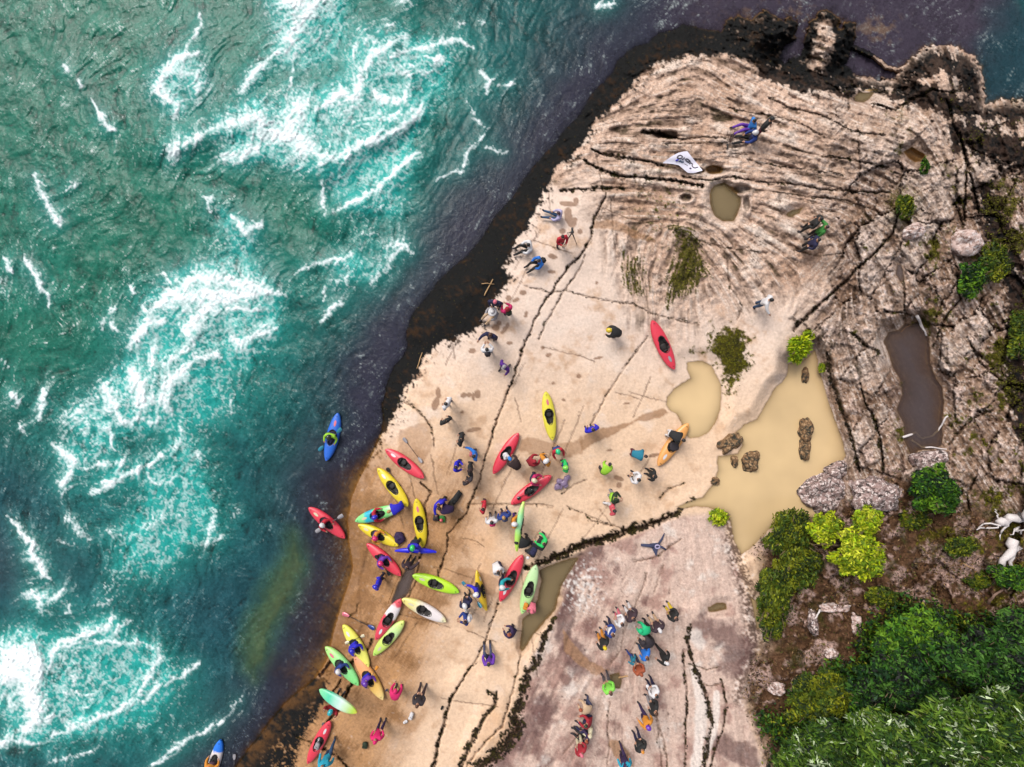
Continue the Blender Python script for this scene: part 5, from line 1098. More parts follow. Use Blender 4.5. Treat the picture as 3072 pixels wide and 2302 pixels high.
paddle((1552,1497),(1598,1470),'black','black','black paddle on the deck of the red kayak under the upturned one',.42,.36,.5)
# ================================================================== who is where (pixel of the chest, facing in degrees counter-clockwise from photo right)
P = person
P(1672,645,165,'sitlong','person in a lilac shirt and jeans sitting with legs out on the upper ledge','lilac','jeans',('long','mauve'))
P(1686,715,-70,'phone','person in a red top and maroon trousers behind a tripod','red','maroon',('hair','dkbrown'))
P(1582,741,190,'sit','person in a white top sitting at the algae edge above the blue jacket','white','black',('hair','hairblk'))
P(1614,788,205,'sit','person in a bright blue jacket with a black backpack sitting near the black rock','blue','black',('hair','hairblk'),pack='black')
P(1486,908,-100,'hips','person with pink headwear and a navy jacket behind the white sun hat','navy','black',('beanie','pink'))
P(1477,940,-140,'sit','person under a wide white sun hat at the algae edge','ltgrey','beige',('hat','white'))
P(1522,930,120,'phone','person in a magenta jacket with an olive backpack by the white sun hat','magenta','navy',('hood','crimson'),pack='dkgreen')
P(1472,1006,-110,'reach','brown haired person in navy reaching towards the one in white','navy','black',('long','brown'))
P(1462,1052,95,'phone','dark haired person in a white shirt with a grey backpack at the algae edge','white','dkgrey',('hair','hairblk'),pack='dkgrey')
P(1514,1100,-130,'walk','person in a purple jacket and pale cap near the main crack','purple','grey',('cap','ltgrey'))
P(1341,1212,150,'hips','dark haired person in a plain white shirt alone on bare rock','white','navy',('hair','hairblk'))
P(1337,1264,120,'hips','person in black below the one in the plain white shirt','black','black',('hair','hairblk'))
P(1383,1319,170,'hips','person in black with folded arms between the crack and the ledge','black','black',('hair','hairblk'))
P(1424,1366,190,'reach','person in a long bright blue poncho next to the main crack','blue','navy',('hair','hairblk'))
P(1368,1399,-10,'phone','person in a royal blue jacket facing two people in dark hoods','royal','black',('hair','hairblk'))
P(1410,1409,180,'stand','person in a black hood facing the royal blue jacket','black','black',('hood','dkbrown'))
P(1404,1445,125,'reach','person in dark grey stretching an arm towards the royal blue jacket','dkgrey','black',('hair','dkbrown'))
P(1318,1511,-60,'reach','royal blue jacketed person with bent back beside the dark gear bags','royal','black',('hair','brown'))
P(1350,1530,170,'bend','person in dark purple bending over small coloured gear','dkpurple','black',('hair','dkbrown'))
P(1333,1534,120,'crouch','child in rust red squatting among gear bags','rust','maroon',('hair','brown'),sc=.72)
P(1451,1524,170,'hips','brown haired person in a dull red jacket on the horizontal crack','red','maroon',('hair','dkbrown'))
P(1476,1564,100,'stand','person in a white jacket with a pink backpack','white','ltgrey',('hair','hairblk'),pack='magenta')
P(1512,1550,110,'hips','blond person in a blue and mauve jacket between pink backpack and orange jacket','dkblue','mauve',('hair','blond'),pack='slate')
P(1541,1568,0,'carry','person in an orange jacket and white helmet holding up the green and yellow kayak','orange','purple',('helmet','white'))
P(1581,1631,170,'bend','person in black bending at the foot of the green and yellow kayak','black','black',('beanie','black'))
P(1603,1647,-130,'bend','person in black with a white cap crouched over by the green jacket','black','navy',('cap','white'),pack='navy')
P(1632,1628,150,'carry','person in a bright green jacket carrying a black case','bgreen','black',('hair','dkbrown'))
P(1489,1702,-60,'crouch','person in a plain white shirt crouching on smooth rock north of the golden kayak','white','slate',('hair','hairblk'))
P(1672,1351,-70,'carry','person in red sleeves with a mint green helmet and blue life vest','red','black',('helmet','mint'),vest='dkblue')
P(1697,1400,-170,'hips','person in green sleeves with a pale green helmet and blue life vest','bgreen','black',('helmet','limegr'),vest='dkblue')
P(1635,1382,35,'hips','person in orange sleeves with a white helmet and navy life vest','orange','black',('helmet','white'),vest='navy')
P(1592,1388,30,'crouch','person in crimson crouching between navy backpack and white helmet','crimson','mauve',('hood','crimson'))
P(1551,1401,130,'bend','person in dark brown with a blue cap bent over near the red kayak bow','dkbrown','dkbrown',('cap','skyblue'))
P(1600,1438,-20,'carry','person with pink sleeves and a white helmet stooping at the crossed red kayak','magenta','navy',('helmet','cream'),vest='navy')
P(1777,1289,110,'hips','person in royal blue alone beside the damp brown streak','royal','navy',('hair','hairblk'))
P(2020,1304,-30,'bend','person in black and white leaning over the orange kayak','black','white',('hair','hairblk'))
P(1906,1363,-10,'bend','person in a teal jacket and maroon leggings bending down','teal','maroon',('hair','dkbrown'))
P(1814,1417,60,'bend','person in a lime jacket stooping alone on pale rock','lime','dkgrey',('hair','hairblk'))
P(1913,1437,150,'phone','dark haired person in a white jacket beside the black raincoat','white','black',('hair','hairblk'))
P(1960,1427,170,'stand','person in a wide black hooded raincoat','black','black',('hood','black'))
P(1842,1494,-15,'phone','person in dark green with lime straps next to the coral jacket','dkgreen','ltgrey',('cap','dkgreen'),vest='lime')
P(1839,1529,10,'walk','dark haired person in a coral pink jacket and white trousers','coral','white',('hair','hairblk'))
P(1857,998,170,'bend','person in black with a yellow helmet west of the red kayak','black','black',('helmet','yellow'))
P(2452,664,150,'hips','person in black standing highest of the three on striped rock','black','black',('hair','hairblk'))
P(2470,688,160,'reach','person in a green jacket between two dark dressed companions','green','black',('hair','dkbrown'))
P(2446,726,170,'hips','person in dark navy standing below the green jacket','navy','black',('hair','hairblk'))
P(2303,903,-30,'reach','person in a white shirt and jeans alone on rough rock','white','jeans',('hair','hairblk'))
P(2252,373,190,'lean','person in a sky blue jacket and purple trousers sitting by dry branches','skyblue','violet',('hair','hairblk'))
P(2256,408,180,'sitlong','person in navy and turquoise with a white helmet sitting by dry branches','dkblue','black',('helmet','white'),vest='navy')
P(2304,368,-40,'hips','person in black with maroon trousers standing behind the two who sit','black','maroon',('hair','hairblk'))
P(1466,1980,100,'sit','person in a purple blue jacket sitting beside the long crack','violet','slate',('hair','hairblk'))
P(1538,1903,150,'crouch','auburn haired person in dark clothes crouching at the olive pool wall','dkpurple','navy',('long','rust'))
P(1598,1821,-110,'crouch','child in pink on the strip between mint kayak and olive pool','pink','mauve',('hood','pink'),sc=.75)
P(1431,1776,-160,'reach','white helmeted person in royal blue holding the golden kayak','royal','black',('helmet','white'),vest='navy')
P(1397,1812,120,'hips','white helmeted person in navy with a lime sleeve near the lime kayak tip','navy','black',('helmet','white'),pack='navy')
P(1398,1858,190,'phone','person in a blue and white patterned jacket near the golden kayak','dkblue','white',('hair','dkbrown'),pack='white')
P(1505,1755,-10,'carry','white helmeted person with turquoise sleeves at the red kayak by the olive pool','turq','navy',('helmet','white'),vest='navy')
P(1133,1754,170,'hips','person in a royal blue jacket and blue helmet alone on the amber shore','royal','navy',('helmet','royal'))
P(1222,1700,70,'reach','person in dark mauve crouched in the wet channel with raised arm','dkmauve','black',('hair','dkbrown'),sc=.95)
P(1241,1636,-90,'carry','person in navy and green carrying the deep blue kayak','royal','dkgreen',('helmet','bgreen'),vest='navy')
P(1197,1523,200,'bend','blond person in royal blue holding the bow of the turquoise banded kayak','royal','royal',('hair','blond'))
P(997,2126,60,'lift','person with a turquoise helmet carrying the white and green kayak overhead','crimson','black',('helmet','turq'))
P(973,2290,100,'walk','person in a bright turquoise jacket at the bottom edge by the lowest red kayak','cyan','jeans',('hood','cyan'))
P(1183,2097,80,'bend','person in hot pink bending near the tip of the peach kayak','hotpink','black',('hood','hotpink'))
P(1130,2212,90,'hips','person in a wide hot pink jacket low on the tan rock','hotpink','dkpurple',('hood','hotpink'))
P(1255,2106,80,'phone','brown haired person in charcoal beside white plastic bags','dkgrey','dkmauve',('long','brown'))
P(1897,1850,140,'hips','person with dark hair and white trousers at the top of the line of watchers','dkmauve','white',('hair','dkbrown'))
P(1864,1866,150,'phone','dark haired person in a white jacket second in the line of watchers','white','pink',('hair','dkbrown'))
P(1836,1897,150,'phone','person in a white vest and blue sleeves third in the line of watchers','dkblue','navy',('hair','brown'),vest='white')
P(1812,1934,140,'stand','person in a black top with yellow beanie and orange trousers','black','orange',('beanie','yellow'))
P(1947,1893,170,'bend','person in a mint green jacket with bent back','mint','black',('hood','mint'))
P(1975,1884,120,'hips','person in dark purple with a white cap beside the mint jacket','dkmauve','beige',('cap','white'))
P(1956,1934,160,'bend','person in a charcoal jacket between the mint and royal blue jackets','dkgrey','black',('hood','dkgrey'))
P(1938,1966,150,'hips','brown haired person in a royal blue jacket and jeans','blue','jeans',('hair','brown'))
P(1997,1980,160,'walk','person all in black with a white cap striding','black','black',('cap','white'))
P(2024,1849,150,'phone','person in black with yellow trousers on the far right of the block','black','yellow',('hair','dkbrown'))
P(1920,2014,120,'phone','person in a rust brown coat holding something white','rust','slate',('cap','rust'))
P(1900,1984,170,'walk','small child in teal beside the royal blue jacket','teal','dkblue',('beanie','teal'),sc=.66)
P(1829,2069,120,'phone','brown haired person in a lime green jacket by a dark puddle','limegr','grey',('hair','brown'))
P(1966,2079,140,'phone','person in a white jacket and navy trousers above the black coat','white','navy',('hair','hairblk'))
P(1964,2128,160,'hips','person in a wide black coat with a brown fringe','black','ltgrey',('hair','brown'))
P(1942,2172,140,'walk','person in an amber jacket with a violet helmet','orange','dkpurple',('helmet','violet'))
P(1769,2130,170,'bend','person in a beige top stooping on lilac rock','beige','slate',('hair','rust'))
P(1768,2169,170,'crouch','person in crimson crouching in the lower row of watchers','crimson','navy',('hair','dkgreen'))
P(1764,2195,170,'sit','person in a cream hooded top in the lower row of watchers','cream','navy',('hood','cream'))
P(1755,2213,175,'sit','person in dark purple sitting in the lower row of watchers','dkpurple','black',('hair','rust'))
P(1744,2254,130,'hips','person in crimson with a pink cap and cream trousers','crimson','cream',('cap','pink'))
P(1924,2243,130,'hips','person in a black jacket with orange hair and a teal scarf','black','navy',('hair','orange'),vest='black')
P(1877,2296,120,'walk','person in cyan and black at the bottom edge of the lilac block','cyan','dkpurple',('hair','hairblk'),vest='dkpurple')
# paddlers
in_kayak(k1,0,'paddler in a lime jacket afloat in the blue kayak',top='lime',head=('helmet','dkgreen'),vest='navy',skirt='navy')
in_kayak(k2,0,'paddler in a white helmet afloat in the red kayak',top='red',head=('helmet','white'),vest='navy',skirt='black')
in_kayak(k10,0,'paddler with red sleeves seated in the turquoise banded kayak',top='red',head=('helmet','royal'),vest='navy',skirt='black')
in_kayak(k11,0,'paddler in a pink helmet seated in the yellow kayak',top='orange',head=('helmet','hotpink'),vest='purple',skirt='black')
in_kayak(k14,0,'paddler in a purple jacket and pink helmet seated in the red kayak',top='violet',head=('helmet','hotpink'),vest='purple',skirt='black')
in_kayak(k22,0,'paddler in a round royal blue jacket seated in the lemon yellow kayak',top='royal',head=('helmet','royal'),vest='royal',skirt='black')
in_kayak(k23,0,'paddler in blue with a white helmet seated in the seafoam kayak',top='dkblue',head=('helmet','white'),vest='navy',skirt='dkgreen')
in_kayak(k24,0,'paddler in a purple jacket seated in the peach kayak',top='violet',head=('helmet','violet'),vest='royal',skirt='black')
in_kayak(k27,0,'paddler in orange afloat at the bottom edge of the photo',top='orange',head=('helmet','coral'),vest='mauve',skirt='black')
# ================================================================== rocks, driftwood, gear
def rock_mat(name, base, light, dark_):
    m, nt, b = nodes(name); L = nt.links; tc = N(nt, 'ShaderNodeTexCoord')
    n1 = N(nt, 'ShaderNodeTexNoise', Scale=4.0, Detail=7.0, Roughness=.7); n2 = N(nt, 'ShaderNodeTexNoise', Scale=7.0, Detail=8.0, Roughness=.75)
    L.new(tc.outputs['Object'], n1.inputs['Vector']); L.new(tc.outputs['Object'], n2.inputs['Vector'])
    c1 = N(nt, 'ShaderNodeValToRGB'); L.new(n1.outputs['Fac'], c1.inputs[0]); e = c1.color_ramp.elements
    e[0].position = .43; e[0].color = (*dark_, 1); e[1].position = .52; e[1].color = (*base, 1)
    c2 = N(nt, 'ShaderNodeMapRange', interpolation_type='SMOOTHSTEP'); c2.inputs['From Min'].default_value = .50; c2.inputs['From Max'].default_value = .60; L.new(n2.outputs['Fac'], c2.inputs['Value'])
    mx = N(nt, 'ShaderNodeMix', data_type='RGBA'); L.new(c2.outputs[0], mx.inputs[0]); L.new(c1.outputs[0], mx.inputs[6]); mx.inputs[7].default_value = (*light, 1); L.new(mx.outputs[2], b.inputs['Base Color'])
    b.inputs['Roughness'].default_value = .9; bp = N(nt, 'ShaderNodeBump', Strength=.7, Distance=.08); L.new(n1.outputs['Fac'], bp.inputs['Height']); L.new(bp.outputs['Normal'], b.inputs['Normal']); return m
RM1 = rock_mat('lichen_boulder', alb(160,132,126), alb(246,228,222), alb(60,46,42)); RM2 = rock_mat('mossy_boulder', alb(128,94,60), alb(186,150,110), alb(50,46,14)); RM3 = rock_mat('pale_boulder', alb(226,196,186), alb(252,240,236), alb(140,108,96))
def boulder(u, v, rx, ry, rz, ang, m, label, name='boulder', sink=.35, seed=0, z=None):
    zb = zg(u, v) if z is None else z; p = W(u, v, zb+rz*.3); b = MB(); k = S*(H-zb)/H
    from mathutils import noise
    def fn(dv):
        q = 1+.42*noise.noise(dv*1.3+Vector((seed*7.1, 3, 1)))+.16*noise.noise(dv*3.1+Vector((seed*3.7, 1, 9)))+.07*noise.noise(dv*7+Vector((seed, 5, 2)))
        e = (abs(dv.x)**3.4+abs(dv.y)**3.4+abs(dv.z)**3.4)**(1/3.4); return q*(.35+.65/e)*.9
    b.ball((0, 0, 0), (rx*k, ry*k, rz), 40, 26, 0, fn)
    o = b.build(name, m); o.location = (p.x, p.y, zb+rz*(1-2*sink)*.5); o.rotation_euler = (0, 0, R(ang)); tag(o, label, 'boulder', 'boulders by the pools'); return o
boulder(2478,1472,78,64,.75,20,RM1,'large lichen spotted boulder on the lower shore of the muddy pool',seed=1)
boulder(2628,1486,74,52,.7,-10,RM1,'lichen spotted boulder with a flat top right of its large twin',seed=2)
boulder(2793,1384,44,32,.55,10,RM1,'rounded grey boulder between the dark pool and a green bush',seed=3)
boulder(2510,1412,34,24,.5,40,RM1,'small block wedged above the large lichen spotted boulder',seed=4)
boulder(2895,726,44,40,.7,20,RM3,'pale smooth boulder among dark moss high on the right',seed=5)
boulder(2562,1874,20,34,.35,-10,RM3,'upright white lichen stone in the brown brush',seed=6)
boulder(2500,1822,50,14,.35,5,RM3,'long flat pale stone in the brown brush',seed=7)
boulder(2742,692,34,22,.4,30,RM3,'angular pale stone above the dark pool cleft',seed=8)
boulder(2440,1870,14,40,.3,8,RM1,'narrow pink stone beside the brown brush',seed=16)
boulder(2330,2065,26,16,.3,0,RM3,'small white lichen stone at the left edge of the willow scrub',seed=17)
boulder(2490,1960,20,16,.3,0,RM3,'small pale stone in dead leaves below the lime shrub',seed=18)
LB = pool_lv['B']
boulder(2418,1290,22,34,.4,4,RM2,'mossy upper end of the islet in the muddy pool','rock',.4,9,LB)
boulder(2416,1345,15,42,.32,-3,RM2,'narrow lower end of the islet in the muddy pool','rock',.4,10,LB)
boulder(2252,1384,26,32,.32,-15,RM2,'round dark rock standing in the muddy pool','rock',.4,11,LB)
boulder(2204,1386,11,18,.22,15,RM2,'small rock left of the round dark rock in the pool','rock',.4,12,LB)
boulder(2146,1443,13,12,.2,0,RM2,'tiny rock at the left bank of the muddy pool','rock',.4,13,LB)
boulder(2416,1127,11,24,.22,0,RM2,'slim brown rock near the top of the muddy pool','rock',.4,14,LB)
boulder(2190,1330,44,26,.35,35,RM2,'low mossy rock between round pool and large pool','rock',.5,15,LB)
WOOD = mat('bleached_wood', alb(236,226,224), .8, .3, 18, .8); TAN = mat('dry_wood', alb(206,164,116), .8, .25, 18, .6); TWIG = mat('grey_twig', alb(150,120,104), .8, .3, 20, .5)
def stick(pts, rad, label, m=WOOD, h=.08, name='driftwood', hs=None, cat='driftwood', extra=()):
    hs = hs or [h]*len(pts); q = [W(u, v, zg(u, v)+a) for (u, v), a in zip(pts, hs)]; o_ = q[0].copy()
    def dense(pp):
        out = []
        for i in range(len(pp)-1):
            for t in (0, .33, .66): out.append(pp[i].lerp(pp[i+1], t)+Vector((random.uniform(-1, 1), random.uniform(-1, 1), random.uniform(-.5, .5)))*rad*.5)
        return out+[pp[-1]]
    b = MB(); pp = dense([p-o_ for p in q]); n = len(pp); b.tube(pp, [rad*(1-.45*i/n)*random.uniform(.85, 1.15) for i in range(n)], 8)
    for e, r2 in extra:
        pp = dense([W(u, v, zg(u, v)+a)-o_ for u, v, a in e]); n = len(pp); b.tube(pp, [r2*(1-.6*i/n) for i in range(n)], 6)
    o = b.build(name, m); o.location = o_; tag(o, label, cat, 'driftwood and dead branches'); return o
stick([(2708,1313),(2747,1299),(2768,1318),(2798,1306),(2819,1286),(2835,1258),(2844,1248)], .06, 'crooked white branch lying across the dark pool', hs=[.1,.15,.12,.15,.2,.2,.2])
stick([(2733,1320),(2766,1343),(2807,1343),(2840,1348)], .045, 'thin pale branch below the crooked white one', hs=[.1,.12,.12,.15])
stick([(2752,948),(2764,975),(2779,1008)], .07, 'short white log at the head of the dark pool', hs=[.2,.15,.15], extra=[([(2756,962,.15),(2768,995,.15)], .03)])
stick([(2702,998),(2715,985),(2730,976)], .025, 'thin brown twig crossing the neck of the dark pool', TAN)
stick([(1453,888),(1466,862),(1479,838)], .035, 'pale crossed sticks lying on the black algae band', TAN, .06, extra=[([(1445,852,.1),(1464,850,.12),(1483,853,.1)], .025)])
stick([(1251,1106),(1267,1058)], .03, 'single straight stick on the black algae band', TAN, .06)
stick([(1846,2035),(1865,2032),(1884,2029)], .05, 'cut pale timber across the dark puddle', TAN, .08)
stick([(3100,1540),(3060,1552),(3020,1566),(2998,1570)], .28, 'bleached root stump jutting in at the right edge', hs=[.6,.55,.45,.4], extra=[([(3010,1570,.4),(2960,1572,.3),(2935,1584,.2)], .05), ([(3015,1575,.4),(2980,1592,.3),(2930,1590,.2)], .05), ([(3020,1580,.4),(3005,1600,.3),(3000,1620,.2)], .05), ([(3040,1585,.4),(3060,1600,.3),(3075,1590,.2)], .06), ([(3010,1560,.4),(2990,1540,.35),(2985,1528,.3)], .04), ([(3050,1590,.4),(3030,1605,.3)], .04)])
stick([(3045,1622),(3028,1655),(3004,1700)], .22, 'weathered silver log below the root stump', hs=[.45,.4,.3], extra=[([(3056,1630,.45),(3040,1670,.4),(3020,1712,.25)], .13)])
stick([(2460,1830),(2450,1850),(2436,1872)], .045, 'short white branch lying in brown brush', hs=[.2,.2,.15])
stick([(2408,1706),(2430,1722),(2458,1740)], .03, 'thin dry stalk crossing the olive bush', TAN, .5)
stick([(2890,1690),(2905,1700),(2925,1708)], .03, 'small pale stick in the leaf litter', TAN, .15)
stick([(2965,1810),(2985,1785),(3010,1765)], .07, 'grey fallen branch near the right edge', TWIG, .2)
stick([(2191,426),(2190,400)], .025, 'fan of dry grey branches beside the sitting pair', TWIG, hs=[.05,.4], extra=[([(2191,425,.05),(2194,405,.3),(2193,387,.6)], .02), ([(2191,425,.05),(2200,405,.3),(2205,388,.6)], .02), ([(2192,425,.05),(2210,402,.3),(2221,390,.5)], .02), ([(2192,426,.05),(2205,418,.2),(2216,412,.4)], .02), ([(2190,426,.05),(2183,405,.3),(2184,390,.5)], .02), ([(2192,425,.05),(2198,412,.3),(2199,384,.5)], .018)])
stick([(2183,432),(2181,448)], .05, 'short black post end below the dry branches', mat('black_wood', alb(36,28,30), .7), .1)
# gear
def item(name, u, v, build, mats, label, cat, rz=0, dz=0.0, group='gear lying on the rock'):
    b = MB(); build(b); o = b.build(name, mats); p = W(u, v, zg(u, v)); o.location = (p.x, p.y, p.z+dz); o.rotation_euler = (0, 0, R(rz)); tag(o, label, cat, group); return o
def bagshape(sx, sy, sz):
    def f(b):
        b.rbox((0, 0, sz*.5), (sx, sy, sz), 0, .45)
        for i in range(len(b.v)):
            x, y, z = b.v[i]; q = 1+.10*math.sin(x*17+y*9)+.08*math.sin(y*23-z*14); b.v[i] = (x*q, y*q, z*q)
        b.tube([(-sx*.2, 0, sz*.95), (-sx*.15, 0, sz*1.25), (sx*.15, 0, sz*1.25), (sx*.2, 0, sz*.95)], .018, 6)
    return f
F_ = lambda c: cloth(c)
item('bag', 1366, 1496, bagshape(.32, 1.05, .28), F_('black'), 'long black bag lying above the dark purple jacket', 'bag', -38)
item('bag', 1309, 1551, bagshape(.30, .38, .3), F_('dkgrey'), 'small black bag near the green and red gear', 'bag')
item('bag', 1327, 1556, bagshape(.34, .34, .16), F_('green'), 'small green bag with a red ball on it', 'bag')
item('ball', 1326, 1557, lambda b: b.ball((0, 0, .09), .09, 12, 8), cloth('coral', 'hard'), 'red float ball resting on the small green bag', 'ball', dz=.17)
item('bag', 1201, 1610, bagshape(.5, .62, .3), F_('dkpurple'), 'dark purple bag at the bow of the yellow kayak', 'bag', 20)
def heap(b):
    for (x, y, r) in ((-.3,-.12,.16),(-.12,.1,.17),(.05,-.05,.19),(.22,.1,.16),(.36,.15,.13),(-.2,-.2,.13),(.1,-.2,.14),(-.42,-.18,.10)): b.rbox((x, y, r*.7), (r*2, r*1.6, r*1.5), 0, .4, Matrix.Rotation(x*4, 3, 'Z'))
item('bag', 1687, 1446, heap, mat('lilac_plastic', alb(150,128,160), .35, .2, 12, .5), 'crumpled heap of lilac plastic bags by a rock seam', 'bag', 18)
item('bag', 1620, 1613, lambda b: b.rbox((0, 0, 0), (.5, .6, .16), 0, .2), F_('black'), 'black flat case in the arms of the green jacket', 'case', -30, dz=1.0)
item('bag', 1415, 1362, bagshape(.22, .26, .3), F_('pink'), 'small pink bag by the bright blue poncho', 'bag')
item('bag', 1518, 1366, bagshape(.32, .34, .25), F_('white'), 'white bag stuffed in the red kayak cockpit', 'bag', 30, dz=.22)
item('bag', 959, 2224, bagshape(.26, .34, .2), F_('ltgrey'), 'silver drybag stuffed in the lowest red kayak', 'bag', -20, dz=.22)
item('bag', 1576, 1809, bagshape(.24, .36, .14), F_('orange'), 'orange pack strapped on the mint kayak', 'bag', -15, dz=.33)
item('bag', 2016, 1337, lambda b: b.rbox((0, 0, .06), (.46, .46, .16), 0, .4), F_('dkgrey'), 'dark cover over the orange kayak cockpit', 'bag', 10, dz=.28)
item('bag', 1234, 2145, bagshape(.2, .42, .2), F_('white'), 'white plastic bag below the charcoal dressed person', 'bag', -20)
item('bag', 1216, 2164, bagshape(.14, .24, .1), F_('white'), 'scrap of white plastic on dark damp rock', 'bag', -60)
item('bag', 1926, 2021, lambda b: b.rbox((0, 0, 0), (.16, .30, .08), 0, .3), F_('white'), 'white bundle held by the rust brown coat', 'bundle', 30, dz=1.15)
def jacket(b):
    b.add([(-.35,.25,.05),(.05,.30,.07),(.12,.18,.10),(0,-.42,.04),(-.10,.02,.12)], [(0,4,2,1),(4,3,2),(0,3,4)])
    b.tube([(-.1,.12,.07),(-.45,.16,.06),(-.78,.18,.04)], [.10,.08,.06], 8); b.tube([(.08,.2,.08),(.28,.5,.07),(.42,.78,.04)], [.06,.05,.025], 8); b.tube([(.1,.16,.08),(.3,.06,.06),(.5,-.06,.04)], [.06,.06,.04], 8)
item('jacket', 1968, 1645, jacket, F_('slate'), 'dark grey garment lying spread on the pale block', 'garment', 0)
item('collar', 1970, 1638, lambda b: b.tube([(.12*math.cos(t), .09*math.sin(t), 0) for t in np.linspace(0, 6.28, 12)], .035, 6), F_('lilac'), 'pale lilac ring of cloth on the dark garment', 'garment', dz=.14)
item('backpack', 1213, 2232, bagshape(.24, .3, .2), F_('black'), 'small dark bundle by the hot pink jacket', 'bag', group='gear lying on the rock') if False else None
item('bag', 1096, 2232, bagshape(.28, .3, .2), F_('dkgreen'), 'small dark bag left of the wide hot pink jacket', 'bag')
item('bag', 1326, 2122, bagshape(.12, .2, .12), F_('black'), 'tiny black bag right of the charcoal dressed person', 'bag', -30)
# tripod with camera
t = empty('tripod', W(1706, 724, zg(1706, 724))); tag(t, 'black camera tripod in front of the red top', 'tripod')
BLK = cloth('black', 'hard')
for a in (100, 225, 340):
    b = MB(); b.tube([(.04*math.cos(R(a)), .04*math.sin(R(a)), 1.25), (.42*math.cos(R(a)), .42*math.sin(R(a)), 0)], [.03, .02], 8); b.build('leg', BLK, t)
b = MB(); b.tube([(0, 0, 1.1), (0, 0, 1.4)], .025, 8); b.build('column', BLK, t)
b = MB(); b.rbox((0, 0, 1.46), (.16, .12, .13), 0, .2); cam_o = b.build('camera_body', BLK, t); b = MB(); b.tube([(0, .05, 1.46), (0, .2, 1.46)], [.05, .06], 12); b.build('lens', BLK, cam_o)
# banner with its lettering
bn = empty('banner', W(2044, 497, zg(2044, 497))); tag(bn, 'white wind curled banner with black lettering near a rock kettle', 'banner')
Zb = max(zg(2010, 490), zg(2060, 500), zg(2090, 515))+.25
top_e = [(1988,488),(2010,472),(2032,460),(2048,455),(2062,454)]; bot_e = [(1990,489),(2020,492),(2036,497),(2048,506),(2064,520)]
def bq(s, t_):
    """s along the banner 0..1 (left tip to right end), t across"""
    edge = [(1989,489),(2015,484),(2040,488),(2064,503),(2076,516)]
    A_ = [(1989,488),(2014,470),(2034,459),(2050,455),(2062,454),(2076,472),(2092,492),(2108,512)]; B_ = [(1990,490),(2006,491),(2022,493),(2036,496),(2046,504),(2056,513),(2064,519),(2080,520)]
    x = s*7; i = min(6, int(x)); f = x-i
    a = [A_[i][k]*(1-f)+A_[i+1][k]*f for k in (0, 1)]; c = [B_[i][k]*(1-f)+B_[i+1][k]*f for k in (0, 1)]
    u, v = a[0]*(1-t_)+c[0]*t_, a[1]*(1-t_)+c[1]*t_
    return u, v
def bp_(u, v, dz=0): return W(u, v, Zb+.10*math.sin((u-1990)*.055)+.05*math.sin(v*.15)+dz)-bn.location
b = MB(); n1, n2 = 29, 9; vs_ = [bp_(*bq(i/(n1-1), j/(n2-1))) for i in range(n1) for j in range(n2)]
b.add(vs_, [(i*n2+j, i*n2+j+1, (i+1)*n2+j+1, (i+1)*n2+j) for i in range(n1-1) for j in range(n2-1)])
b.add([v-Vector((0, 0, .006)) for v in vs_], [(i*n2+j, (i+1)*n2+j, (i+1)*n2+j+1, i*n2+j+1) for i in range(n1-1) for j in range(n2-1)])
b.build('cloth', mat('banner_cloth', alb(240,236,252), .7, .03, 5, .2), bn)
def zpt(x, y): return (1980+x*.0591, 450+y*.0591)
def ink(strokes, c, w, name='lettering'):
    b = MB()
    for st in strokes:
        q = [bp_(*zpt(x, y), .02) for x, y in st]; b.tube(q, w, 6)
    b.build(name, cloth(c), bn)
ink([[(870,390),(920,310),(1020,265),(1130,320),(1145,350),(1080,420),(980,440),(890,410),(870,390)], [(1230,370),(1240,420),(1190,460),(1120,480)], [(1290,480),(1340,445),(1420,470),(1545,590),(1500,580)], [(1290,480),(1330,560),(1420,610),(1440,660)], [(1440,610),(1500,600),(1540,590)], [(1480,710),(1560,650),(1660,720),(1620,790),(1680,880),(1780,920),(1880,880),(1930,880)]], 'dkmauve', .020)
ink([[(800,555),(860,510),(930,500)], [(830,560),(900,520),(940,505)]], 'royal', .026); ink([[(960,590),(1020,560),(1080,550)], [(1060,620),(1130,610),(1200,620)]], 'jeans', .026); ink([[(1240,700),(1310,740),(1400,800)]], 'mauve', .010); ink([[(1500,920),(1540,960),(1590,940)], [(1520,910),(1550,930)]], 'dkpurple', .022)

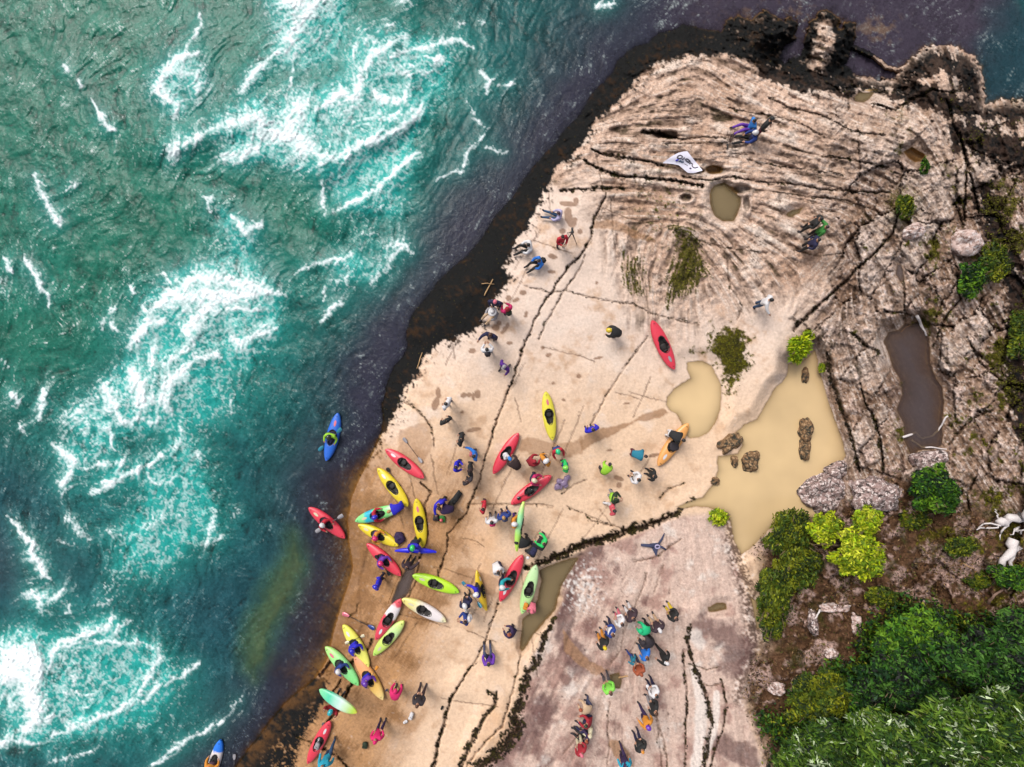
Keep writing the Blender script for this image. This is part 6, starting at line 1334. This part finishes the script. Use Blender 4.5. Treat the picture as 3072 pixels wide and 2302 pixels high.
# ================================================================== plants
def leaves(cent, rad, n, size, cols, seed, flat=.8, up=.2, long=1.7, clumps=70, hollow=.25, tilt=None):
    """leaf quads in clumps over a crown; each clump and leaf has its own green"""
    rg = np.random.default_rng(seed); rad = np.array(rad, float)
    cc = rg.normal(size=(clumps, 3)); cc /= np.linalg.norm(cc, axis=1)[:, None]; cc[:, 2] = np.abs(cc[:, 2])*flat
    cc *= (hollow+(1-hollow)*rg.random(clumps)**.5)[:, None]*.86; cr = .10+.20*rg.random(clumps)**1.3
    w_ = cr**2; k = rg.choice(clumps, n, p=w_/w_.sum())
    dv = rg.normal(size=(n, 3)); dv /= np.linalg.norm(dv, axis=1)[:, None]; q = rg.random(n)**.6*1.25
    p = (cc[k]+dv*q[:, None]*cr[k][:, None]*np.array([1, 1, .75]))*rad
    nr = dv*.8+rg.normal(size=(n, 3))*.55; nr[:, 2] = np.abs(nr[:, 2])+up; nr /= np.linalg.norm(nr, axis=1)[:, None]
    t = rg.normal(size=(n, 3)) if tilt is None else rg.normal(size=(n, 3))*.45+np.array(tilt)
    t -= nr*(t*nr).sum(1)[:, None]; t /= np.linalg.norm(t, axis=1)[:, None]; bt = np.cross(nr, t)
    s = size*1.45*(.5+.9*rg.random(n))[:, None]
    co = np.stack([p-t*s*long*.5, p+bt*s*.32, p+t*s*long*.5, p-bt*s*.32], 1).reshape(-1, 3)
    c = np.array(cols); ci = rg.integers(0, len(c), clumps); base = c[ci][k]
    alt = c[rg.integers(0, len(c), n)]; base = np.where(rg.random(n)[:, None] < .5, base, alt); base = base*(.5+1.0*rg.random(n))[:, None]
    return co+np.array(cent), np.repeat(base, 4, 0)
LEAF = attr_mat('leaf', .5, 30, .1, bump=0)
for nd in LEAF.node_tree.nodes:
    if nd.type == 'BSDF_PRINCIPLED': nd.inputs['Specular IOR Level'].default_value = .08
BARK = mat('bark', alb(120,98,76), .9, .3, 16, .8)
def plant(name, label, u, v, parts, cols, cat='shrub', zoff=0, seed=0, stem=True, group='shrubs and trees on the right bank'):
    """parts: (du, dv px, z, rx, ry px, rz, leaf count, leaf size, kwargs)"""
    z = zg(u, v); base = W(u, v, z); r = empty(name, base); tag(r, label, cat, group)
    cos, cs = [], []; b = MB()
    for i, (du, dv, zz, rx, ry, rz, n, size, kw) in enumerate(parts):
        k = S*(H-z-zz)/H; c = W(u+du, v+dv, z+zz)-base
        co, cl = leaves(c, (rx*k, ry*k, rz), n, size, cols, seed*31+i*7+3, **kw); cos.append(co); cs.append(cl)
        for j in range(9 if stem else 0):
            e = c+Vector((random.uniform(-.9, .9)*rx*k, random.uniform(-.9, .9)*ry*k, random.uniform(.2, .95)*rz)); m_ = e*.5+Vector((random.uniform(-.1, .1), random.uniform(-.1, .1), .1))
            b.tube([(random.uniform(-.05, .05), random.uniform(-.05, .05), -.1), m_, e], [.05, .03, .01], 6)
    co = np.concatenate(cos); cl = np.concatenate(cs); q = np.arange(len(co)).reshape(-1, 4)
    me = np_mesh('foliage', co, q, LEAF, False); col_attr(me, 'Col', cl); link('foliage', me, r)
    if stem: b.build('stems', BARK, r)
    return r
G_ = lambda *c: tuple(x*.92 for x in alb(*c))
lm = [G_(186,200,24), G_(150,180,20), G_(206,212,60), G_(104,130,14)]; ol = [G_(100,112,14), G_(70,92,10), G_(132,136,30), G_(46,60,8)]; gn = [G_(72,116,24), G_(46,84,16), G_(104,142,36), G_(24,50,12)]; dg = [G_(54,94,32), G_(30,62,22), G_(78,116,46), G_(14,36,12)]; wl = [G_(84,114,34), G_(48,78,20), G_(112,136,48), G_(26,46,12), G_(66,98,28), G_(38,62,16), G_(92,122,40), G_(58,88,26), G_(74,104,32), G_(100,128,44), G_(44,72,20), G_(62,92,28), G_(190,206,164)]
plant('shrub', 'bright lime green shrub below the lichen spotted boulders', 2540, 1640, [(30,20,1.0,84,78,.8,9000,.085,{}), (62,-80,1.1,48,44,.6,3400,.08,{}), (-70,-55,.9,54,56,.6,3600,.08,{})], lm, seed=1)
plant('shrub', 'tall olive bush along the lower tip of the muddy pool', 2370, 1610, [(0,0,.8,78,90,.7,9000,.075,dict(tilt=(.3,.9,.1))), (30,90,.8,70,70,.6,5200,.075,{})], ol, seed=2)
plant('shrub', 'olive bush running down beside the narrow beige channel', 2322, 1770, [(0,0,.8,58,90,.6,8200,.075,dict(tilt=(.2,.9,.1))), (-10,92,.6,44,60,.5,3200,.07,{})], ol, seed=3)
plant('shrub', 'dense green bush below the dark pool', 2786, 1462, [(0,0,.9,72,74,.8,9500,.085,{}), (50,30,.6,44,50,.5,2600,.08,{})], gn, seed=4)
plant('fern', 'small yellow green leafy plant at the tip of the muddy pool', 2398, 1044, [(0,-8,.3,36,32,.25,700,.16,dict(long=2.2)), (-8,30,.2,18,14,.15,180,.14,dict(long=2.2)), (28,-40,.2,20,16,.15,220,.13,{})], lm, 'plant', seed=5)
plant('fern', 'tiny green tuft on the right bank of the muddy pool', 2466, 1104, [(0,0,.2,13,13,.15,240,.08,{})], lm, 'plant', seed=6)
plant('shrub', 'small bright bush at the left mouth of the muddy pool', 2156, 1552, [(0,0,.35,32,30,.3,1500,.07,{})], lm, seed=7)
plant('tree', 'mid green tree at the top of the wooded corner', 2735, 1890, [(0,0,2.0,98,74,1.0,11000,.10,{}), (70,40,2.0,80,60,.9,7000,.10,{}), (-70,50,1.8,60,70,.8,5200,.09,{})], gn, 'tree', seed=8)
plant('tree', 'dark green tree with dense crown right of the mid green one', 2900, 1965, [(0,0,2.4,110,88,1.1,13000,.10,{}), (120,20,2.2,90,90,1.0,9000,.10,{})], dg, 'tree', seed=9)
plant('tree', 'dark green low tree left of centre in the wooded corner', 2700, 2010, [(0,0,2.0,100,80,1.0,11000,.095,{}), (-90,40,1.6,70,66,.8,6000,.09,{})], dg, 'tree', seed=10)
plant('tree', 'dark shaded tree on the right edge of the wooded corner', 3040, 1890, [(0,0,2.0,86,66,.9,8500,.10,{})], dg, 'tree', seed=11)
plant('shrub', 'olive brushy thicket at the left end of the wooded corner', 2470, 2080, [(0,0,1.2,100,76,.7,11000,.08,{}), (-50,40,1.0,70,56,.5,5000,.075,{})], ol, seed=12)
T_ = dict(tilt=(-.6,.36,.1), long=2.7, clumps=130)
plant('willow', 'willow scrub with pale leaf undersides at the bottom left of the wood', 2470, 2225, [(0,0,1.6,120,70,.9,10000,.085,T_), (-80,50,1.2,70,50,.6,4000,.08,T_)], wl, 'willow', seed=13)
plant('willow', 'willow with long narrow leaves in the middle of the bottom edge', 2640, 2200, [(0,0,2.2,110,80,1.0,11000,.09,T_), (10,80,2.2,100,60,.9,6000,.09,T_)], wl, 'willow', seed=14)
plant('willow', 'silvery willow rising above the dark green trees', 2820, 2180, [(0,0,2.8,120,90,1.1,12500,.09,T_), (20,90,2.6,110,60,.9,6500,.09,T_)], wl, 'willow', seed=15)
plant('willow', 'silvery willow in the bottom right corner', 2990, 2150, [(0,0,3.0,110,100,1.1,12000,.09,T_), (30,110,2.8,100,70,1.0,7500,.09,T_)], wl, 'willow', seed=16)
plant('shrub', 'deep green shrub between the mid green tree and the willows', 2760, 2085, [(0,0,1.4,110,60,.7,7000,.095,{}), (-90,-20,1.2,60,50,.6,3600,.09,{})], dg, seed=31)
plant('shrub', 'dark low shrub between olive thicket and dark green low tree', 2590, 2110, [(0,0,1.2,80,70,.7,6500,.09,{})], gn, seed=32)
plant('shrub', 'green shrub at the foot of the dark shaded tree', 2990, 2040, [(0,0,1.8,90,60,.8,6500,.095,{})], dg, seed=33)
plant('shrub', 'scrubby olive shrub on brown soil above the mid green tree', 2640, 1790, [(0,0,.4,56,34,.3,2200,.07,{})], ol, seed=34)
plant('shrub', 'low tuft of olive scrub left of the silver log', 2930, 1740, [(0,0,.3,50,30,.3,1900,.07,{})], ol, seed=35)
plant('shrub', 'low dark green shrub under the root stump', 3040, 1735, [(0,0,.6,56,40,.4,3600,.075,{}), (-50,-20,.4,34,24,.3,1300,.07,{})], gn, seed=17)
plant('shrub', 'dark green shrub on the rocky slope high on the right', 2908, 838, [(0,0,.6,44,62,.45,4600,.075,{}), (50,-40,.4,34,30,.3,1700,.07,{})], gn, seed=18)
plant('shrub', 'low olive shrub beside the pale smooth boulder', 2985, 790, [(0,0,.5,50,70,.3,3600,.07,{})], ol, seed=19)
plant('shrub', 'small olive shrub in the rock cleft above the striped rock', 2712, 622, [(0,0,.35,30,40,.25,2000,.07,dict(tilt=(.2,.9,.2)))], ol, seed=20)
plant('shrub', 'narrow green tuft right of the amber kettle', 2772, 500, [(0,0,.25,16,28,.2,700,.06,{})], gn, seed=21)
plant('shrub', 'dark shrub in the gully at the far right edge', 3060, 1010, [(0,0,.5,40,80,.4,3600,.075,{})], ol, seed=22)
plant('shrub', 'green shrub just below the dense green bush', 2752, 1555, [(0,0,.4,52,36,.3,2400,.07,{})], ol, seed=23)
plant('shrub', 'yellow green shrub on the brown slope near the root stump', 2880, 1640, [(0,0,.4,54,34,.3,2200,.07,{})], ol, seed=24)
# grass, moss tufts and dead litter that nobody could count
def scatter(name, dens, n, size, cols, label, seed, hgt=.05, long=2.5, up=.2, kind_dir=None):
    rg = np.random.default_rng(seed); cu_ = win(-40, 3110, UA); cv_ = win(-40, 2340, VA)
    w_ = dens[cv_, cu_].astype(np.float64).ravel(); idx = rg.choice(w_.size, n, p=w_/w_.sum()); sh = dens[cv_, cu_].shape
    j, i = np.unravel_index(idx, sh); j = j+cv_.start; i = i+cu_.start
    z = Z[j, i]+hgt*rg.random(n); uu = UA[i]+rg.uniform(-1.5, 1.5, n); vv = VA[j]+rg.uniform(-1.5, 1.5, n); k = (H-z)/H*S
    p = np.stack([(uu-CX)*k, (CY-vv)*k, z], 1)
    nr = rg.normal(size=(n, 3))*.6; nr[:, 2] = np.abs(nr[:, 2])+up; nr /= np.linalg.norm(nr, axis=1)[:, None]
    t = rg.normal(size=(n, 3)); t -= nr*(t*nr).sum(1)[:, None]; t /= np.linalg.norm(t, axis=1)[:, None]; bt = np.cross(nr, t); s = size*(.5+rg.random(n))[:, None]
    co = np.stack([p-t*s*long*.5, p+bt*s*.4, p+t*s*long*.5, p-bt*s*.4], 1).reshape(-1, 3)
    c = np.array(cols); base = c[rg.integers(0, len(c), n)]*(.6+.8*rg.random(n))[:, None]
    me = np_mesh(name, co, np.arange(4*n).reshape(-1, 4), LEAF, False); col_attr(me, 'Col', np.repeat(base, 4, 0)); tag(link(name, me), label, kind='stuff')
scatter('grass', np.clip(mo*(1-z_soil), 0, 1)**1.5, 22000, .032, [alb(100,98,20), alb(76,74,14), alb(124,124,32), alb(64,58,16)], 'olive grass and moss tufts in rock hollows', 3, .04)
CORNER = [(2330,2400),(2285,2160),(2400,2050),(2540,1970),(2600,1850),(2700,1800),(2820,1800),(2950,1850),(3400,1800),(3400,2600)]
cz = sm(polysdf(CORNER, 150)+40*n_mid+20*n_sm, -20, 60)
scatter('ground_cover', cz*(.3+sm(n_sm+n_mid, -.4, .5)), 60000, .10, dg+gn+ol, 'dense green ground cover under the trees', 9, .8, 1.8, .1)
scatter('undergrowth', np.clip(z_soil, 0, 1)*(.25+sm(n_mid, -.2, .5)), 22000, .05, [alb(92,64,40), alb(64,46,28), alb(128,98,60), alb(74,80,22), alb(150,120,84), alb(48,36,22)], 'brown leaf litter and low brush', 4, .25)
scatter('moss', np.clip(cm*(1-alg)+.25*alg*sm(n_fine, 0, .5), 0, 1), 20000, .04, [alb(42,34,14), alb(60,52,18), alb(30,22,10), alb(78,72,22)], 'dark moss tufts in cracks and on the black band', 5, .06, 1.6)
# ================================================================== camera, light, world
cam = bpy.data.cameras.new('camera'); co_ = bpy.data.objects.new('camera', cam); C.objects.link(co_)
co_.location = (0, 0, H); co_.rotation_euler = (0, 0, 0)
cam.sensor_fit = 'HORIZONTAL'; cam.angle = 2*math.atan(CX*S/H); cam.clip_end = 500; cam.clip_start = .1
sc = bpy.context.scene; sc.camera = co_
sun = bpy.data.lights.new('sun', 'SUN'); sun.energy = 1.5; sun.angle = R(28); sun.color = (1.0, .95, .88)
so_ = bpy.data.objects.new('sun', sun); C.objects.link(so_)
EL, AZ = 50.0, 128.0      # azimuth measured counter-clockwise from +X: light comes from upper left
dirv = Vector((math.cos(R(EL))*math.cos(R(AZ)), math.cos(R(EL))*math.sin(R(AZ)), math.sin(R(EL))))
so_.rotation_euler = dirv.to_track_quat('Z', 'Y').to_euler()
w = bpy.data.worlds.new('World'); sc.world = w; w.use_nodes = True; nt = w.node_tree
sky = nt.nodes.new('ShaderNodeTexSky'); sky.sky_type = 'NISHITA'; sky.sun_disc = False; sky.sun_elevation = R(EL); sky.sun_rotation = R(90-AZ); sky.dust_density = 4.0; sky.altitude = 300
hs = nt.nodes.new('ShaderNodeHueSaturation'); hs.inputs['Saturation'].default_value = .35
nt.links.new(sky.outputs[0], hs.inputs['Color']); nt.links.new(hs.outputs[0], nt.nodes['Background'].inputs['Color']); nt.nodes['Background'].inputs['Strength'].default_value = .10
vs = sc.view_settings; vs.view_transform = 'Standard'; vs.look = 'None'; vs.gamma = 1.0; vs.exposure = 1.12
sc.cycles.max_bounces = 6; sc.cycles.transparent_max_bounces = 8; sc.cycles.sample_clamp_indirect = 4.0
